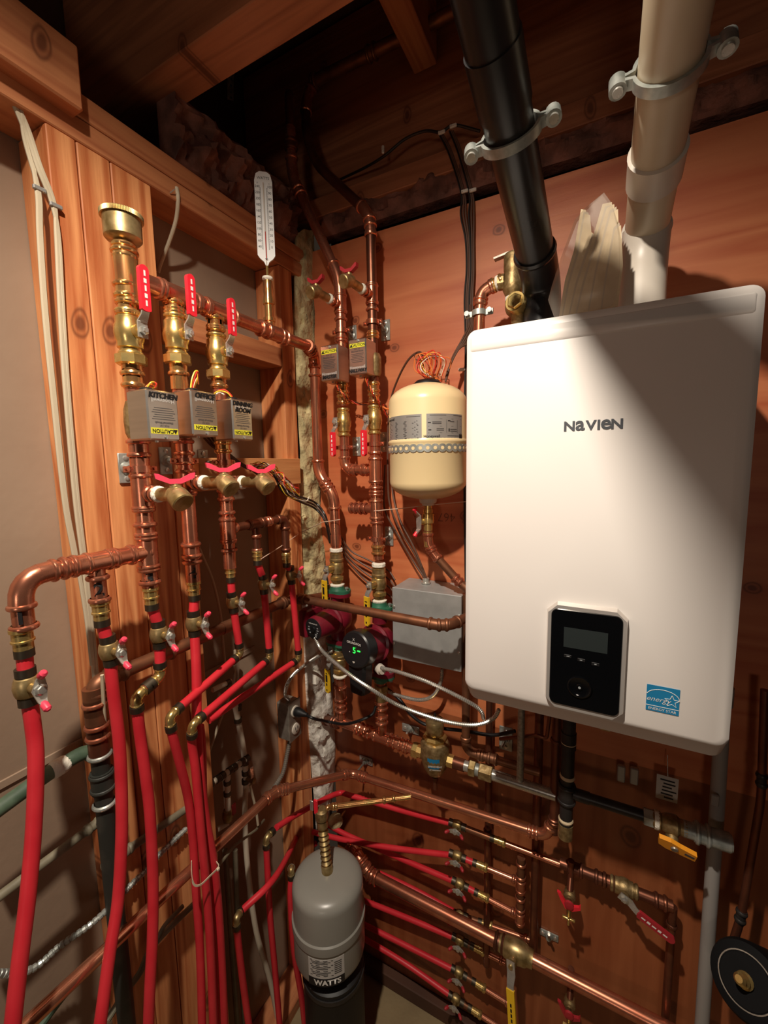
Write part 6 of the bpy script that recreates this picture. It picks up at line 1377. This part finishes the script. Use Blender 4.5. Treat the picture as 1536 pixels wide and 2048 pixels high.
o = MB().tube([S(432, 1738, .08), S(470, 1690, .04), S(512, 1660, .0), S(528, 1640, -.04)], .0035, 8).build('grey_tube', 'grey_pipe'); tag(o, 'thin grey tube running from the zip tie up to the right', 'tube')
for k, (x, xx) in enumerate(((450, 455), (470, 470))):
    o = MB().tube([S(x, 1700, -.03), S(xx+6, 1860, -.03), S(xx+20, 2060, -.03)], .007, 10).build('grey_riser', 'grey_pipe'); tag(o, ('faint grey pipe right of the red bundle', 'faint grey pipe second from the red bundle')[k], 'pipe')
# red tubes in the lower corner
pl3 = lambda l, pts, r=.0085: pex(l, pts, r, 'red tubes in the lower corner')
e1 = S(532, 1676, .05); pl3('red tube rising to the topmost return tube from the lower corner', [e1+Z*-.02, S(534, 1720, .05), S(540, 1830, .05), S(550, 1940, .05), S(562, 2080, .05)])
pelbow('brass elbow at the left end of the topmost return tube', e1, S(553, 1655, .05)-e1, -Z, .0085, 'brass_dull')
e2 = B(602, 1660, .10); l2 = S(472, 1836, .06); pl3('red tube slanting down left from the brightest return tube', [e2+(l2-e2).normalized()*.02, S(552, 1752, .07), l2+(e2-l2).normalized()*.02])
pelbow('brass elbow at the bend left of the brass nipple', e2, B(640, 1668, .10)-e2, l2-e2, .0085, 'brass_dull'); pelbow('brass elbow at the lower left end of the slanting corner tube', l2, e2-l2, S(476, 1900, .06)-l2, .0085, 'brass_dull')
pl3('red tube dropping from the slanting corner tube to the bottom', [l2-Z*.02, S(478, 1900, .06), S(488, 1980, .06), S(502, 2080, .06)])
e3_ = S(582, 1738, .10); pl3('short red tube slanting up behind the brass nipple', [B(632, 1686, .08), B(592, 1722, .12)], .0085); pelbow('brass elbow left of the grey tank top', e3_, B(592, 1722, .12)-e3_, -Z, .0085, 'brass_dull')
pl3('red tube dropping close beside the grey tank', [e3_-Z*.02, S(581, 1800, .10), S(588, 1900, .10), S(604, 2000, .10), S(612, 2080, .10)])

# ------------------------------------------------------------------ left low pipes
gp = thing('green_pipe', 'mottled green pipe with a white tape patch at the far left', 'pipe', S(90, 1560, .0))
gpts = [S(-40, 1645, .0), S(50, 1580, .0), S(120, 1532, .0), S(168, 1506, .0), S(190, 1512, .0)]
MB().tube(catmull(gpts, 8), .0125, 16).build('pipe', 'green_pipe', gp); q_ = S(118, 1534, .0); dd_ = (S(130, 1527, .0)-q_).normalized(); MB().lathe(q_-dd_*.012, dd_, [(0, .013), (.004, .0155), (.02, .015), (.026, .013)], 14).build('tape_patch', 'tape', gp)
o, _ = run('grey_conduit', 'grey conduit slanting up at the left under the green pipe', 'conduit', [S(-40, 1822, .0), S(210, 1634, .0)], .0078, 'grey_pipe', elbow=False, fits=[('c', 186, 1652, .03, 'grey_pipe')])
o, _ = run('grey_conduit', 'grey conduit between the second and third red tubes', 'conduit', [S(205, 1735, -.01+.02), S(372, 1618, .01)], .0078, 'grey_pipe', elbow=False, fits=[('c', 262, 1710, .02, 'grey_pipe')])
armored('dull flexible conduit crossing behind the red tubes at the lower left', [S(-30, 1948, -.02), S(60, 1940, -.02), S(120, 1892, -.01), S(180, 1850, .012), S(222, 1812, .012), S(260, 1772, .012), S(290, 1742, .012), S(318, 1710, .012), S(378, 1652, .012)], .0060, None, 'galv', .0085)
for k, (lb, pts, r_) in enumerate((('greenish pipe parallel under the long copper pipe at the lower left', [S(60, 2080, .0), S(140, 1975, .0), S(215, 1905, .0)], .007), ('grey pipe with a taped joint near the bottom behind the third red tube', [S(215, 2040, .02), S(250, 1985, .02), S(280, 1945, .02), S(300, 1900, .02), S(340, 1855, .02), S(388, 1808, .02)], .0062), ('thin greenish pipe just under the long copper pipe', [S(312, 1885, .02), S(330, 1850, .02), S(366, 1812, .02)], .0045))):
    o = MB().tube(catmull(pts, 6), r_, 10).build('low_pipe', 'grey_pipe' if k != 0 else 'green_pipe'); tag(o, lb, 'pipe')

# ------------------------------------------------------------------ ceiling details
st = thing('hanger_strap', 'perforated metal strap hanging from the joist above the thermometer', 'metal strap', D(461, 200, 1.2))
dst = 1.22; pts = [D(463, 100, dst), D(463, 130, dst), D(461, 165, dst), D(461, 200, dst)]
vw = (pts[2]-CAM).normalized(); sdv = vw.cross(Z).normalized()
MB().bar(catmull(pts, 8), [.017+.006*math.cos(k*PI/4)*0 for k in range(25)], .0012, sdv).build('strap', 'galv', st)
mb = MB()
for y in (108, 120, 134, 146, 158, 171, 184, 195): mb.lathe(D(462, y, dst-.003), -vw, [(0, .0032 if y % 2 else .0022), (.0008, .003)], 10)
mb.build('holes', 'rubber', st)
MB().tube([D(463, 104, dst), D(490, 60, dst+.03), D(503, 38, dst+.05)], .005, 8).build('bent_end', 'galv', st)
for lb, px, py, dp, s_ in (('lump of foam residue with a drip hanging left of the black pipe', 883, 120, 1.25, 1.0), ('lump of foam residue hanging right of the black pipe', 1096, 30, 1.2, .9)):
    c = D(px, py, dp); mb = MB()
    mb.lathe(c-Z*.03*s_, Z+X*.2, [(0, .008), (.01, .02*s_), (.03, .027*s_), (.05, .02*s_), (.08, .022*s_), (.12, .012*s_), (.14, .004)], 10); mb.lathe(c-Z*.02*s_, -Z, [(0, .007), (.03, .006), (.05, .003)], 8)
    for v in mb.v: n_ = noise.noise(v*40); v += V((n_, noise.noise(v*40+V((9, 0, 0))), n_))*.012
    o = mb.build('foam_lump', 'insul'); tag(o, lb, 'foam')
o = MB().tube([D(1520, 60, .9), D(1440, 75, .9), D(1425, 78, .9)], .003, 8).build('wall_hook', 'rod'); tag(o, 'small faint metal hook at the top right corner', 'hook')

# ------------------------------------------------------------------ right dark corner
q = S  # noqa
wpv = thing('white_drain_pipe', 'white plastic pipe running down the right edge under the boiler', 'drain pipe', V((1.1, -.08, .02)))
t0_, t1_ = B(1434, 1530, .20), B(1408, 2048, .20)
xx = B(1420, 1900, .20).x
MB().tube([V((B(1436, 1530, .08).x, -.08, 1.325)), V((B(1432, 1650, .08).x, -.08, B(1428, 1650, .08).z)), V((B(1410, 1960, .08).x, -.08, B(1410, 1960, .08).z)), V((B(1408, 2060, .08).x, -.08, .02))], .0135, 18).build('pipe', 'pvc_white_dim', wpv)
MB().lathe(V((B(1436, 1530, .08).x, -.08, 1.33)), -Z, [(0, .017), (.04, .017), (.042, .0145)], 18).build('socket', 'pvc_white_dim', wpv)
MB().box(B(1430, 1600, .10), (.014, .008, .026), None, .002).build('side_tab', 'pvc_white_dim', wpv)
wf_ = thing('filter_housing', 'black round canister with a metal ring cap in the lower right corner', 'canister', D(1500, 1985, .80)-Z*.25)
cc_ = D(1492, 1962, .80); vn = (V((-.45, -.62, .62))).normalized()
MB().lathe(cc_-vn*.16, vn, [(0, .055), (.02, .062), (.14, .063), (.155, .058), (.16, .040)], 40).build('housing', 'matte_black', wf_)
MB().lathe(cc_-vn*.002, vn, [(0, .042), (0, .044), (.003, .044), (.003, .042)], 40, False).build('ring', 'box_steel', wf_)
MB().lathe(cc_-vn*.001, vn, [(0, .041), (.002, .040)], 32).build('cap', 'matte_black', wf_)
MB().lathe(cc_, vn, [(0, .012), (.008, .014), (.012, .009), (.02, .012), (.026, .008), (.034, .010), (.04, .006)], 16).build('terminal', 'brass', wf_)
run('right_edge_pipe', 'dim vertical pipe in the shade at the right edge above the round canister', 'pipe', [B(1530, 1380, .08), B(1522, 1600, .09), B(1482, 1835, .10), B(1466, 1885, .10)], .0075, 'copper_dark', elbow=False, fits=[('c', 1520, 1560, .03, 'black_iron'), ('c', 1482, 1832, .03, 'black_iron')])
bpy.context.view_layer.update()
